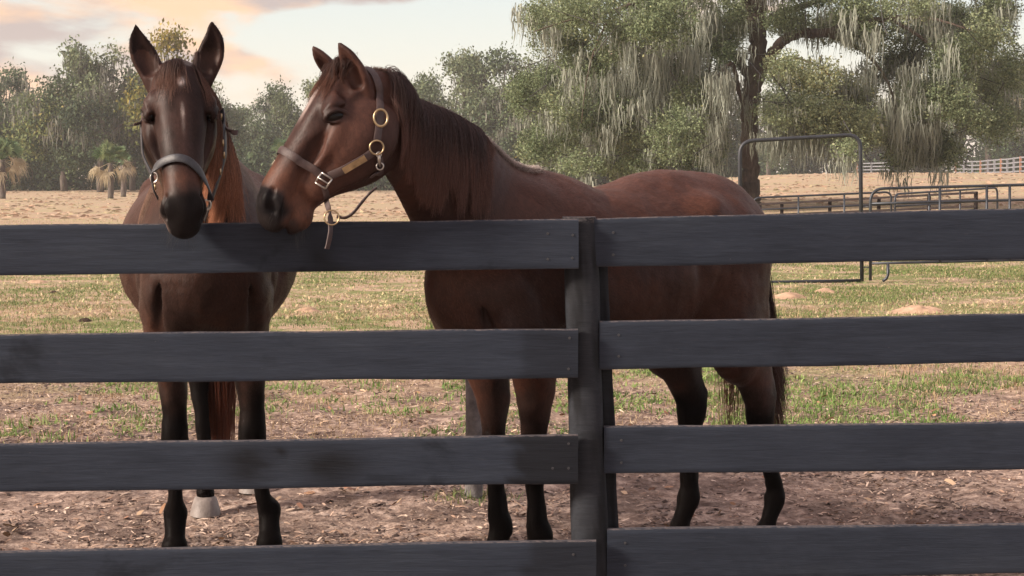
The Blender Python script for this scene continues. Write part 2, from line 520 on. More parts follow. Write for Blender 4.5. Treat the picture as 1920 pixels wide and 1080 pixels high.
def build_horse(B, Hd, neck, fores, hinds, ears, ear_front, fine, belly=0.0, grid=.0095, gf=.0052, side_neck=None):
    lo = np.array(fine[3:6]); hi = np.array(fine[6:9])
    F = Field(axis(lo[0], hi[0], fine[0], grid, gf), axis(lo[1], hi[1], fine[1], grid, gf), axis(lo[2], hi[2], fine[2], grid, gf))
    sb = B.s
    def ch(rows, k=.03, op='add'): F.chain([(*B(r[0], r[4] if len(r) > 4 else 0, r[1]), r[2] * sb, r[3] * sb) for r in rows], B.y, k, op)
    # trunk   x, z, half height, half width
    ch([(.21, 1.01, .15, .13), (.13, 1.04, .24, .19), (.02, 1.08, .315, .215), (-.13, 1.085, .33, .235), (-.30, 1.06, .312, .275 + belly), (-.46, 1.075, .308, .29 + belly),
        (-.60, 1.115, .283, .28 + belly * .6), (-.74, 1.16, .262, .255), (-.89, 1.19, .235, .225), (-1.01, 1.15, .18, .17), (-1.09, 1.11, .12, .12)], .05)
    ch([(.02, 1.30, .08, .055), (-.09, 1.345, .075, .050), (-.18, 1.335, .065, .055), (-.30, 1.28, .05, .06)], .07)     # withers ridge
    ch([(-.46, 1.31, .05, .07), (-.58, 1.355, .06, .10), (-.71, 1.355, .07, .11), (-.88, 1.28, .07, .08), (-1.00, 1.18, .05, .05)], .07)    # croup
    for q in (1, -1):
        ch([(-.02, 1.32, .10, .05, q * .09), (.05, 1.18, .12, .06, q * .13), (.13, 1.02, .11, .07, q * .135), (.08, .90, .10, .065, q * .15)], .06)   # shoulder
        ch([(.18, 1.02, .075, .06, q * .10), (.165, .92, .08, .065, q * .085), (.11, .83, .06, .06, q * .08)], .06)     # breast
        ch([(-.72, 1.28, .06, .06, q * .19), (-.84, 1.19, .11, .06, q * .185), (-.98, 1.14, .12, .06, q * .165)], .07)      # hip
        ch([(-.05, 1.12, .06, .02, q * .215), (-.02, .95, .05, .02, q * .215)], .05)
        ch([(.245, 1.04, .010, .012, q * .125), (.225, .94, .012, .014, q * .145), (.17, .84, .012, .014, q * .16)], .035, 'sub')      # breast and shoulder crease
        ch([(-.13, 1.15, .010, .012, q * .262), (-.12, 1.0, .012, .014, q * .272), (-.08, .86, .012, .012, q * .245)], .045, 'sub')      # behind the elbow
        ch([(-.60, 1.16, .010, .012, q * .300), (-.64, 1.0, .014, .018, q * .292), (-.70, .86, .014, .018, q * .24)], .05, 'sub')      # flank fold
        ch([(.16, 1.12, .008, .010, q * .225), (.05, 1.0, .010, .012, q * .24), (-.03, .92, .010, .010, q * .245)], .035, 'sub')
    for q, (ft, kn) in zip((1, -1), fores): fore_leg(F, B, q, ft, kn)
    for q, (ft, hk) in zip((1, -1), hinds): hind_leg(F, B, q, ft, hk)
    sn = B.y if side_neck is None else side_neck
    F.chain(neck, sn, .06, 'add', 5)
    build_head(F, Hd, ears, ear_front)
    V, Q = F.mesh()
    # keep the largest connected piece
    par = np.arange(len(V))
    e = np.concatenate([Q[:, [0, 1]], Q[:, [1, 2]], Q[:, [2, 3]]])
    for _ in range(200):
        m = np.minimum(par[e[:, 0]], par[e[:, 1]]); old = par.copy()
        np.minimum.at(par, e[:, 0], m); np.minimum.at(par, e[:, 1], m); par = par[par]
        if (par == old).all(): break
    lab, cnt = np.unique(par, return_counts=True); keep = par == lab[cnt.argmax()]
    mp_ = np.cumsum(keep) - 1; Q = Q[keep[Q].all(1)]; Q = mp_[Q]; V = V[keep]
    Vs = laplace(V, Q, 16, .55); h = Hd.inv(V)
    w = (sstep(-.10, .0, h[:, 0]) * (V[:, 2] > 1.15))
    w = np.maximum(w, (h[:, 0] < .0) * (h[:, 2] > .04) * (V[:, 2] > 1.3))[:, None]
    V = Vs * (1 - w) + laplace(V, Q, 2) * w
    fn = np.cross(V[Q[:, 2]] - V[Q[:, 0]], V[Q[:, 3]] - V[Q[:, 1]]); vn = np.zeros_like(V)
    for k_ in range(4):
        for j_ in range(3): vn[:, j_] += np.bincount(Q[:, k_], fn[:, j_], len(V))
    vn /= np.linalg.norm(vn, axis=1)[:, None] + 1e-12
    V = V + vn * (((fbm(V * 9, 31, 3) - .5) * .016 + (fbm(V * 24, 37, 2) - .5) * .0045) * (1 - .75 * w[:, 0]))[:, None]
    return V, Q
# ---------------------------------------------------------------- coat material
def coat_mat(name, rough=.46):
    m = Mat(name, rough, .16)
    a = m.n('ShaderNodeAttribute', attribute_name='coat')
    v = m.coord((1, 1, 1))
    n1 = m.noise(v, 5, 5, .6)
    n2 = m.noise(m.coord((26, 60, 15), rot=(0, .7, .4)), 7, 4, .65)
    n3 = m.noise(m.coord((9, 18, 5), rot=(0, .7, .4)), 6, 5, .65)
    c = m.mixc(1.0, a.outputs['Color'], m.ramp(n1, [(.3, (.82, .80, .80)), (.7, (1.18, 1.18, 1.16))]), 'MULTIPLY')
    c = m.mixc(.55, c, m.ramp(n2, [(.3, (.75, .74, .74)), (.7, (1.22, 1.2, 1.18))]), 'MULTIPLY')
    c = m.mixc(.6, c, m.ramp(n3, [(.32, (.60, .58, .58)), (.68, (1.4, 1.32, 1.28))]), 'MULTIPLY')
    m.color(c)
    m.b.inputs['Sheen Weight'].default_value = 0.0
    m.b.inputs['Sheen Roughness'].default_value = .4
    m.b.inputs['Sheen Tint'].default_value = (.9, .75, .7, 1)
    sp_ = m.n('ShaderNodeMapRange', {0: m.n('ShaderNodeSeparateColor', {0: a.outputs['Color']}).outputs[0], 1: .006, 2: .03, 3: .03, 4: .18}).outputs[0]; m.nt.links.new(sp_, m.b.inputs['Specular IOR Level'])
    m.rough(m.ramp(n1, [(.3, (rough - .05,) * 3), (.7, (rough + .12,) * 3)]))
    m.bump(n2, .22, .004, m.bump(n3, .10, .006, m.bump(m.noise(v, 14, 2, .5), .10, .015)))
    return m.m
def simple(name, color, rough, spec=.3, metal=0.0, nscale=0, namp=.3, bump=0, bscale=None):
    m = Mat(name, rough, spec, metal, color)
    if nscale:
        n = m.noise(m.coord(), nscale, 5, .6)
        lo = tuple(c * (1 - namp) for c in color); hi = tuple(min(1, c * (1 + namp)) for c in color)
        m.color(m.ramp(n, [(.3, lo), (.7, hi)]))
        if bump: m.bump(m.noise(m.coord(), bscale or nscale * 4, 5, .6), bump, .01)
    return m.m
def hair_mat(name, rough=.5):
    m = Mat(name, rough, .22)
    a = m.n('ShaderNodeAttribute', attribute_name='coat')
    m.color(a.outputs['Color'])
    sp_ = m.n('ShaderNodeMapRange', {0: m.n('ShaderNodeSeparateColor', {0: a.outputs['Color']}).outputs[0], 1: .006, 2: .03, 3: .03, 4: .24}).outputs[0]; m.nt.links.new(sp_, m.b.inputs['Specular IOR Level'])
    return m.m

MT = {}
MT['coat'] = coat_mat('horse_coat')
MT['hair'] = hair_mat('horse_hair')
MT['eye'] = simple('eye_black', (.004, .003, .0025), .10, .22)
MT['hoof'] = simple('hoof_horn', (.19, .165, .15), .5, .3, 0, 14, .35, .3)
MT['hoof_dark'] = simple('hoof_dark', (.05, .04, .035), .5, .3, 0, 14, .35, .3)
MT['leather'] = simple('brown_leather', (.055, .036, .034), .5, .4, 0, 60, .3, .25, 260)
MT['leather_black'] = simple('black_leather', (.028, .030, .036), .42, .5, 0, 60, .3, .2, 260)
MT['brass'] = simple('brass', (.36, .275, .165), .38, .5, .9, 40, .3)
MT['steel'] = simple('buckle_steel', (.45, .42, .38), .3, .5, .9, 40, .3)

def mixv(a, b, t): return a * (1 - t[:, None]) + np.array(b) * t[:, None]

def coat_colors(V, B, H, kind):
    b = B.inv(V); h = H.inv(V)
    n = fbm(V * 6, 3); n2 = fbm(V * 15, 9, 3); n3 = fbm(V * 2.3, 21, 3)
    if kind == 'a':
        base = np.array([.032, .0155, .0115]); warm = np.array([.070, .030, .019]); dark = np.array([.020, .013, .011])
    else:
        base = np.array([.038, .0175, .013]); warm = np.array([.082, .033, .021]); dark = np.array([.022, .013, .011])
    C = np.tile(base, (len(V), 1))
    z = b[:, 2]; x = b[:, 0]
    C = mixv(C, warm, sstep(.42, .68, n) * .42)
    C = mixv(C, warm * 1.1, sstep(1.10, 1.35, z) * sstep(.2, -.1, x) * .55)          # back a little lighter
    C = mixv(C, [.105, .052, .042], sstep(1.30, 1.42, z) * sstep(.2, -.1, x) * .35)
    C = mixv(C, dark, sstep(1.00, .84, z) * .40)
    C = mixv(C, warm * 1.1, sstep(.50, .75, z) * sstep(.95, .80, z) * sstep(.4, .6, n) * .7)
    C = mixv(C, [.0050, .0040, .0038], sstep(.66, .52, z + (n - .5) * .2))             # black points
    ish = h[:, 0]
    head = (np.abs(h[:, 1]) < .16) & (h[:, 2] > -.27) & (ish > -.06) & (ish < .62) & (z > 1.1)
    ht = head * sstep(-.06, .02, ish)
    ay = np.abs(h[:, 1])
    if kind == 'a':
        Hc = np.tile(np.array([.021, .0115, .0098]), (len(V), 1))
        Hc = mixv(Hc, [.058, .028, .022], sstep(.42, .66, n) * .5)
        Hc = mixv(Hc, [.075, .040, .032], sstep(.035, .0, ay) * sstep(.10, .2, ish) * sstep(.40, .30, ish) * .45)
        Hc = mixv(Hc, [.080, .036, .023], sstep(.345, .40, ish) * sstep(.46, .425, ish) * .75 * sstep(.0, .03, h[:, 2]))
        Hc = mixv(Hc, [.095, .042, .026], sstep(.30, .36, ish) * sstep(.46, .42, ish) * sstep(.02, -.03, h[:, 2]) * .7)
        Hc = mixv(Hc, [.010, .0085, .0085], sstep(.395, .470, ish + (n2 - .5) * .09 - .12 * np.clip(ay - .02, 0, .04) * 2))
        Hc = mixv(Hc, [.30, .22, .19], sstep(.045, .056, ay) * sstep(.42, .45, ish) * sstep(.02, -.02, h[:, 2]) * sstep(-.06,-.03,h[:,2]) * .9)
        star = 2.2 * np.exp(-(((h[:, 0] - .092) / .011) ** 2 + ((h[:, 1] + .002) / .0085) ** 2)) + .35 * np.exp(-(((h[:, 0] - .20) / .04) ** 2 + ((h[:, 1]) / .004) ** 2)) * sstep(.45, .6, n2)
        Hc = mixv(Hc, [.70, .66, .63], np.clip(star, 0, 1))
    else:
        Hc = np.tile(np.array([.040, .0195, .0155]), (len(V), 1))
        Hc = mixv(Hc, [.088, .042, .031], sstep(.40, .66, n) * .5)
        Hc = mixv(Hc, [.095, .045, .033], sstep(.02, .0, h[:, 2]) * sstep(.02, .2, ish) * sstep(-.14, -.04, h[:, 2]) * .6)
        Hc = mixv(Hc, [.030, .017, .014], sstep(-.11, -.19, h[:, 2]) * .7)
        Hc = mixv(Hc, [.105, .049, .033], sstep(.32, .40, ish) * sstep(-.10, -.02, h[:, 2]) * .8)
        Hc = mixv(Hc, [.13, .062, .040], sstep(.40, .44, ish) * sstep(.0, -.06, h[:, 2]) * .6)
        Hc = mixv(Hc, [.011, .010, .011], sstep(.440, .475, ish + (n2 - .5) * .05 + .35 * np.clip(h[:, 2] - .0, -.05, .06)) * sstep(-.045, -.01, h[:, 2] + (n2 - .5) * .02))
        Hc = mixv(Hc, [.014, .011, .011], sstep(.505, .525, ish))
        Hc = mixv(Hc, [.014, .011, .011], sstep(.475, .505, ish + (n2 - .5) * .04) * sstep(-.02, -.05, h[:, 2]) * .85)
        blz = .55 * sstep(.026, .012, np.abs(h[:, 1] - .010)) * sstep(.055, .075, h[:, 2]) * sstep(.08, .11, ish) * sstep(.25, .17, ish) * sstep(.28, .45, n2)
        Hc = mixv(Hc, [.50, .43, .40], blz)
    # dark round the eyes
    eu, ev = (h[:, 0] - .166) * .766 + (h[:, 2] - .012) * .643, -(h[:, 0] - .166) * .643 + (h[:, 2] - .012) * .766
    er = np.exp(-((eu / .040) ** 2 + (ev / .022) ** 2)) * (ay > .06)
    Hc = mixv(Hc, [.010, .008, .008], np.clip(er * .95, 0, 1))
    C = C * (1 - ht[:, None]) + Hc * ht[:, None]
    # ears
    ear = (z > 1.2) & (h[:, 2] > .0) & (ish < .05) & (np.abs(h[:, 1]) < .22) & (ish < -.005 + 0)
    te = ear * sstep(.0, -.04, ish)
    C = mixv(C, [.012, .0065, .006], te * .9)
    if kind == 'b':  # dusty patch on the shoulder
        d = np.exp(-(((b[:, 0] - .12) / .10) ** 2 + ((b[:, 2] - .97) / .09) ** 2)) * (b[:, 1] > 0) * sstep(.3, .7, n)
        C = mixv(C, [.17, .13, .13], np.clip(d, 0, 1) * .45)
    return C * (.85 + .3 * n3[:, None])

def eyeball(H, q, parent, r=.0235):
    bm = bmesh.new(); bmesh.ops.create_uvsphere(bm, u_segments=24, v_segments=16, radius=1)
    V = np.array([H(.166 + v.co.x * .0300 * .766 - v.co.z * .0200 * .643, q * (.0875 + v.co.y * .0215), .012 + v.co.x * .0300 * .643 + v.co.z * .0200 * .766) for v in bm.verts]); Fc = [[v.index for v in f.verts] for f in bm.faces]; bm.free()
    return mesh_np('eye', V, Fc, MT['eye'], parent)

def hoof(B, foot, parent, mat, yaw=0.0):
    fx, fy = foot; V = []; n = 20
    prof = [(.0, .066, .062), (.012, .066, .061), (.075, .050, .047), (.088, .044, .042), (.094, .030, .030)]
    for z, ra, rb in prof:
        for k in range(n):
            a = 2 * pi * k / n; ca = cos(a)
            xx = ra * (ca if ca > 0 else ca * .80) + .018 + (.020 - z * .26)
            V.append(B(fx + xx * cos(yaw) - rb * sin(a) * sin(yaw), fy + rb * sin(a) * cos(yaw) + xx * sin(yaw), z * .78))
    Fc = [(i * n + j, i * n + (j + 1) % n, (i + 1) * n + (j + 1) % n, (i + 1) * n + j) for i in range(len(prof) - 1) for j in range(n)]
    Fc += [tuple(range(n - 1, -1, -1)), tuple((len(prof) - 1) * n + j for j in range(n))]
    o = mesh_np('hoof', V, Fc, mat, parent); auto_smooth(o, 50); return o

# ---------------------------------------------------------------- hair strands (three-sided tapering tubes)
def strands(paths, rad, cols, name, mat, parent):
    """paths (n,m,3), rad (n,m), cols (n,m,3)"""
    n, m, _ = paths.shape
    T = np.gradient(paths, axis=1); T /= np.linalg.norm(T, axis=2, keepdims=True) + 1e-9
    ref = np.tile(np.array([.31, .2, .93]), (n, m, 1)) + RNG.normal(0, .5, (n, 1, 3))
    U = np.cross(T, ref); U /= np.linalg.norm(U, axis=2, keepdims=True) + 1e-9
    Wv = np.cross(T, U)
    V = []
    for k in range(3):
        a = 2 * pi * k / 3; V.append(paths + rad[..., None] * (cos(a) * U + sin(a) * Wv))
    V = np.stack(V, 2)                                     # n,m,3,3
    base = (np.arange(n) * m * 3)[:, None, None] + (np.arange(m - 1) * 3)[None, :, None]
    j = np.arange(3)[None, None, :]; j2 = (j + 1) % 3
    Fq = np.stack([base + j, base + j2, base + 3 + j2, base + 3 + j], -1).reshape(-1, 4)
    C = np.repeat(cols[:, :, None, :], 3, 2).reshape(-1, 3)
    return mesh_np(name, V.reshape(-1, 3), Fq, mat, parent, True, C)

def fall_hair(roots, dirs, lens, bvh, steps=12, grav=.55, lift=.006, clump=None, stick=.25, rs=1, wave=.004, stiff=.0):
    """roots (n,3), start directions (n,3), lengths (n): hair falling over the body surface"""
    g = np.random.default_rng(rs); n = len(roots)
    out = np.zeros((n, steps, 3))
    for i in range(n):
        p = Vector(roots[i]); d = Vector(dirs[i]).normalized(); ds = lens[i] / (steps - 1); hgt = lift * (0.4 + 1.2 * g.random())
        out[i, 0] = p
        for k in range(1, steps):
            d = (d + Vector((0, 0, -grav)) + Vector(g.normal(0, .05, 3))).normalized()
            p = p + d * ds
            loc, nr, ix, dist = bvh.find_nearest(p, .12)
            if loc is not None:
                sg = (p - loc).dot(nr)
                if sg < hgt:
                    p = loc + nr * hgt
                elif stick and dist < .08:
                    p = p.lerp(loc + nr * hgt, stick * .35)
                dn = p - Vector(out[i, k - 1])
                if dn.length > 1e-6: d = dn.normalized()
            out[i, k] = p
    if clump:                                             # pull neighbours together towards the tips
        c = g.choice(n, max(1, n // clump), replace=False)
        dd = ((roots[:, None, :] - roots[c][None]) ** 2).sum(-1); w = c[dd.argmin(1)]
        t = np.linspace(0, 1, steps)[None, :, None] ** 1.2 * (.45 + .45 * g.random((n, 1, 1)))
        out = out * (1 - t) + out[w] * t
    ph = g.random((n, 1)) * 6.28; t = np.linspace(0, 1, steps)[None]
    out[..., 0] += wave * np.sin(ph + t * 9) * t; out[..., 1] += wave * np.cos(ph * 2 + t * 7) * t
    return out
def hair_cols(n, m, root, tip, g, var=.35, tipstart=.3):
    t = sstep(tipstart, 1.0, np.linspace(0, 1, m))[None, :, None]
    c = np.array(root) * (1 - t) + np.array(tip) * t
    return c * (1 + var * (g.random((n, 1, 1)) * 2 - 1))

# ---------------------------------------------------------------- leather straps laid over the body
def strap(path, width, thick, bvh, side_hint=None, name=None, mat=None, parent=None, mb=None, out=.003, wdir=None, free=False, m=8):
    """path: points near the surface; pushed on to it; ribbon with thickness"""
    R = catmull(path, m); n = len(R); C = []; NR = []
    for p in R:
        loc, nr, ix, dist = bvh.find_nearest(Vector(p), .2)
        if free or loc is None: C.append(np.array(p)); NR.append(np.array(nr) if loc is not None else np.array([0, -1., 0]))
        else: C.append(np.array(loc)); NR.append(np.array(nr))
    C = np.array(C); NR = np.array(NR)
    for _ in range(6 if not free else 2):
        NR[1:-1] = (NR[:-2] + NR[1:-1] * 2 + NR[2:]) / 4; C[1:-1] = (C[:-2] + 2 * C[1:-1] + C[2:]) / 4
    NR /= np.linalg.norm(NR, axis=1)[:, None]
    T = np.gradient(C, axis=0); T /= np.linalg.norm(T, axis=1)[:, None] + 1e-9
    Wd = np.cross(T, NR); Wd /= np.linalg.norm(Wd, axis=1)[:, None]; NR = np.cross(Wd, T)
    h = width / 2; V = []
    prof = [(-h, 0), (-h, thick * .8), (-h * .86, thick), (-h*.3, thick * 1.25), (h*.3, thick * 1.25), (h * .86, thick), (h, thick * .8), (h, 0)]
    # lift clear of the body
    for i in range(n):
        lift = out
        if not free:
            for s_ in (-h, 0, h):
                q = C[i] + Wd[i] * s_; loc, nr, ix, d = bvh.find_nearest(Vector(q), .1)
                if loc is not None:
                    sg = (Vector(q) - loc).dot(nr)
                    if sg < out: lift = max(lift, out - sg + .0)
        C[i] = C[i] + NR[i] * min(lift, .02)
    for _ in range(2): C[1:-1] = (C[:-2] + 2 * C[1:-1] + C[2:]) / 4
    for i in range(n):
        for a, b in prof: V.append(C[i] + Wd[i] * a + NR[i] * b)
    k = len(prof)
    Fc = [(i * k + j, i * k + (j + 1) % k, (i + 1) * k + (j + 1) % k, (i + 1) * k + j) for i in range(n - 1) for j in range(k)]
    Fc += [tuple(range(k - 1, -1, -1)), tuple((n - 1) * k + j for j in range(k))]
    Fc = [tuple(reversed(f)) for f in Fc]
    mb.add(V, Fc)
    return C, NR, T, Wd
def torus(c, nrm, R_, r, mb, n=28, k=8, sq=1.0, up=(0, 0, 1)):
    nrm = norm(nrm); u = np.cross(np.array(up, float), nrm); u = norm(u); v = np.cross(nrm, u); V = []; Fc = []
    for i in range(n):
        a = 2 * pi * i / n; d = cos(a) * u + sin(a) * v * sq
        for j in range(k):
            b = 2 * pi * j / k; V.append(np.array(c) + d * (R_ + r * cos(b)) + nrm * r * sin(b))
    for i in range(n):
        for j in range(k): Fc.append((i * k + j, ((i + 1) % n) * k + j, ((i + 1) % n) * k + (j + 1) % k, i * k + (j + 1) % k))
    mb.add(V, Fc)

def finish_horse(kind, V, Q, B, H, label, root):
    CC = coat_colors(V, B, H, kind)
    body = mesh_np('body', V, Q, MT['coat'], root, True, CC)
    g = np.random.default_rng(5)                          # short lying hair of the coat
    A = V[Q[:, 0]]; e1 = V[Q[:, 1]] - A; e2 = V[Q[:, 3]] - A; nr = np.cross(V[Q[:, 2]] - A, V[Q[:, 3]] - V[Q[:, 1]]); ar = np.linalg.norm(nr, axis=1); nr /= ar[:, None] + 1e-12
    fi = g.choice(len(Q), 170000, p=ar / ar.sum()); fi = fi[nr[fi, 1] < .35]; n = len(fi); p = A[fi] + e1[fi] * g.random((n, 1)) + e2[fi] * g.random((n, 1)); nn = nr[fi]
    b = B.inv(p); h = H.inv(p); hd = (sstep(-.08, .02, h[:, 0]) * (p[:, 2] > 1.15) * (np.abs(h[:, 1]) < .2))[:, None]; lg = sstep(.95, .75, b[:, 2])[:, None]
    d = -B.x * .8 + np.array([0, 0, -.55]) + 0 * p; d = d * (1 - lg) + (np.array([0, 0, -1.]) - B.x * .15) * lg; d = d * (1 - hd) + (H.x * .9 - H.z * .25) * hd
    sw = (fbm(p * 5, 12, 3) - .5)[:, None] * 1.6; d = d + np.cross(nn, d) * sw + g.normal(0, .22, (n, 3)); d -= nn * (d * nn).sum(1)[:, None]; d /= np.linalg.norm(d, axis=1)[:, None] + 1e-9
    L = (.013 * (1 - hd[:, 0]) + .0055 * hd[:, 0]) * (.5 + .8 * g.random(n)) * (1 - .35 * lg[:, 0]); w = np.cross(nn, d) * (.00075 * (.6 + .8 * g.random(n)) * (1 - .4 * hd[:, 0]))[:, None]
    p0 = p + nn * .0002; tri = np.stack([p0 - w, p0 + w, p0 + d * L[:, None] + nn * (L * (.10 + .16 * g.random(n)))[:, None]], 1).reshape(-1, 3)
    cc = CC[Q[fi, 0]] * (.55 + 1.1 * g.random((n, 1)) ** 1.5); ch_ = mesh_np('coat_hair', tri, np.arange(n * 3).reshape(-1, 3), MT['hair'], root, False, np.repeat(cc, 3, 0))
    bvh = BVHTree.FromPolygons([Vector(v) for v in V], Q.tolist())
    return body, bvh

# ================================================================ horse A : facing the camera, left
uA = norm((.155, -.985, 0)); vA = np.array([-uA[1], uA[0], 0])
BA = Frame((-1.13, 6.50, 0), uA, vA, (0, 0, 1), 1.08)
hx = norm((.085, -.342, -.94)); hy = norm(np.cross((0, 0, 1), hx)); hy = norm(hy + np.array([0, 0, .02])); hz = np.cross(hx, hy)
HA = Frame(P(334, 120, 5.74), hx, hy, hz, 1.08)
neckA = [(-1.085, 5.80, 1.70, .085, .065), (-1.09, 5.92, 1.65, .130, .082), (-1.10, 6.08, 1.56, .18, .098), (-1.11, 6.26, 1.45, .22, .125), (-1.12, 6.44, 1.34, .26, .155), (-1.14, 6.64, 1.27, .25, .17)]
earsA = [([P(375, 168, 5.73), P(388, 120, 5.735), P(400, 85, 5.73), P(397, 42, 5.72)], .0415), ([P(294, 170, 5.73), P(279, 122, 5.735), P(262, 88, 5.73), P(254, 45, 5.72)], .0415)]
foresA = [((.012, .205), (.01, .150)), ((.02, -.115), (.0, -.112))]
hindsA = [((-1.50, .165), (-1.44, .16, .58)), ((-1.00, -.03), (-1.10, -.05, .59))]
fineA = [(-1.42, -.72), (5.42, 5.90), (1.15, 2.02), -1.75, 5.38, .03, -.72, 8.05, 2.03]
VA, QA = build_horse(BA, HA, neckA, foresA, hindsA, earsA, np.array([.15, -1, .05]), fineA, belly=.035)
rootA = empty('horse', (BA.o[0], BA.o[1], 0))
tag(rootA, 'dark bay horse facing the camera with its chin over the top board', 'horse', 'horses at the fence')
bodyA, bvhA = finish_horse('a', VA, QA, BA, HA, '', rootA)

# ================================================================ horse B : side on, head turned left
uB = norm((-.788, -.616, 0)); vB = np.array([-uB[1], uB[0], 0])
BB = Frame((.01, 6.18, 0), uB, vB, (0, 0, 1), 1.03)
hx = norm((-.514, -.13, -.857)); hy = norm(np.cross((0, 0, 1), hx)); hz = np.cross(hx, hy)
HB = Frame(P(680, 136, 5.67), hx, hy, hz, 1.07)
neckB = [(*P(716, 232, 5.70), .080, .062), (*P(745, 252, 5.75), .120, .072), (*P(790, 290, 5.84), .16, .085), (*P(842, 345, 5.95), .205, .105), (*P(900, 420, 6.08), .24, .14), (*P(975, 470, 6.24), .24, .15)]
eB = norm((-.45, -.30, 0))
earsB = [([P(688, 180, 5.61), P(672, 145, 5.60), P(654, 112, 5.59), P(636, 81, 5.58)], .035), ([P(640, 160, 5.74), P(622, 134, 5.74), P(604, 112, 5.73), P(587, 88, 5.72)], .028)]
foresB = [((.01, .115), (.012, .120)), ((.00, -.118), (.0, -.12))]
hindsB = [((-1.15, .10), (-1.085, .115, .55)), ((-.90, -.115), (-.95, -.12, .545))]
fineB = [(-.86, -.30), (5.40, 5.84), (1.20, 2.00), -.90, 5.38, .03, 1.25, 7.35, 2.0]
VB, QB = build_horse(BB, HB, neckB, foresB, hindsB, earsB, np.array([-.55, -.8, .1]), fineB, side_neck=norm((.66, -.75, 0)))
rootB = empty('horse', (BB.o[0], BB.o[1], 0))
tag(rootB, 'brown horse standing side on behind the post, nose turned to the other horse', 'horse', 'horses at the fence')
bodyB, bvhB = finish_horse('b', VB, QB, BB, HB, '', rootB)
for q in (1, -1):
    eyeball(HA, q, rootA); eyeball(HB, q, rootB)
for ft, m_ in ((foresA[0][0], 'hoof_dark'), (foresA[1][0], 'hoof_dark'), (hindsA[0][0], 'hoof'), (hindsA[1][0], 'hoof')): hoof(BA, ft, rootA, MT[m_])
for ft in (foresB[0][0], foresB[1][0], hindsB[0][0], hindsB[1][0]): hoof(BB, ft, rootB, MT['hoof_dark'])
# ---------------------------------------------------------------- hair of horse A
def eyepart(): pass
gA = np.random.default_rng(11)
def crest_roots(curve, n, bvh, side, spread, g):
    """points along the crest line, pushed on to the neck"""
    R = catmull(curve, 12); t = np.sort(g.random(n)) * (len(R) - 1); i = np.minimum(t.astype(int), len(R) - 2); f = (t - i)[:, None]
    p = R[i] * (1 - f) + R[i + 1] * f + g.normal(0, spread, (n, 3)) * [1, 1, .3]
    out = []
    for q in p:
        loc, nr, ix, d = bvh.find_nearest(Vector(q), .3); out.append(np.array(loc) - np.array(nr) * .003)
    return np.array(out), t / (len(R) - 1)
def make_mane(name, curve, n, lenf, side, bvh, parent, rootc, tipc, seed, spread=.012, up=.8, steps=14, grav=.5, lift=.012, clump=14, rad=.0011, stick=.25, wave=.004):
    g = np.random.default_rng(seed)
    r, t = crest_roots(curve, n, bvh, side, spread, g)
    d = np.tile(np.array(side, float), (n, 1)) + np.array([0, 0, up]) + g.normal(0, .18, (n, 3))
    L = lenf(t) * (.55 + .62 * g.random(n))
    p = fall_hair(r, d, L, bvh, steps, grav, lift, clump, stick, seed, wave)
    rr = np.linspace(1, .25, steps)[None] * rad * (.7 + .6 * g.random((n, 1)))
    return strands(p, rr, hair_cols(n, steps, rootc, tipc, g, .6), name, MT['hair'], parent)

crestA = [np.array([-1.085, 5.90, 1.80]), np.array([-1.09, 5.98, 1.78]), np.array([-1.10, 6.10, 1.74]), np.array([-1.11, 6.25, 1.68])]
make_mane('mane', crestA, 5200, lambda t: .44 + .06 * np.sin(t * 3), (1.0, -.05, 0), bvhA, rootA, (.09, .042, .026), (.38, .17, .095), 5, .012, .15, 16, .6, .012, 60, .00075, .35, .010)
# loose paler hair on the other side of the neck
make_mane('mane', [np.array([-1.09, 6.10, 1.74]), np.array([-1.11, 6.35, 1.64]), np.array([-1.12, 6.5, 1.58])], 900, lambda t: .42 + 0 * t, (-1.0, -.1, 0), bvhA, rootA, (.10, .05, .035), (.22, .13, .09), 6, .012, .3, 14, .5, .010, 30, .0007, .3, .006)
foreA = [HA(-.03, .024, .045), HA(-.035, 0, .05), HA(-.03, -.032, .045)]
def forelock(name, H, curve, n, L, dirs, bvh, parent, rc, tcx, seed, spread=.010, lift=.006, grav=.35, clump=30, rad=.0006, stick=.5):
    g = np.random.default_rng(seed); r, t = crest_roots(curve, n, bvh, None, spread, g)
    d = np.tile(dirs, (n, 1)) + g.normal(0, .16, (n, 3))
    p = fall_hair(r, d, L * (.30 + .80 * g.random(n)), bvh, 12, grav, lift, clump, stick, seed, .003)
    rr = np.linspace(1, .2, 12)[None] * rad * (.7 + .6 * g.random((n, 1)))
    return strands(p, rr, hair_cols(n, 12, rc, tcx, g, .4), name, MT['hair'], parent)
forelock('forelock', HA, foreA, 1300, .21, HA.x * .8 + HA.z * .7 - HA.y * .30, bvhA, rootA, (.055, .032, .027), (.15, .075, .052), 8, .008, .006, .25, 30, .0006, .8)

crestB = [P(724, 156, 5.68), P(755, 163, 5.74), P(800, 180, 5.82), P(870, 215, 5.95), P(892, 238, 6.0)]
def lenB(t): return np.interp(t, [0, .1, .5, .85, 1], [.24, .32, .36, .33, .10])
make_mane('mane', crestB, 8500, lenB, (.45, -.9, 0), bvhB, rootB, (.050, .031, .029), (.140, .072, .056), 15, .008, .12, 15, .55, .012, 50, .0007, .35, .006)
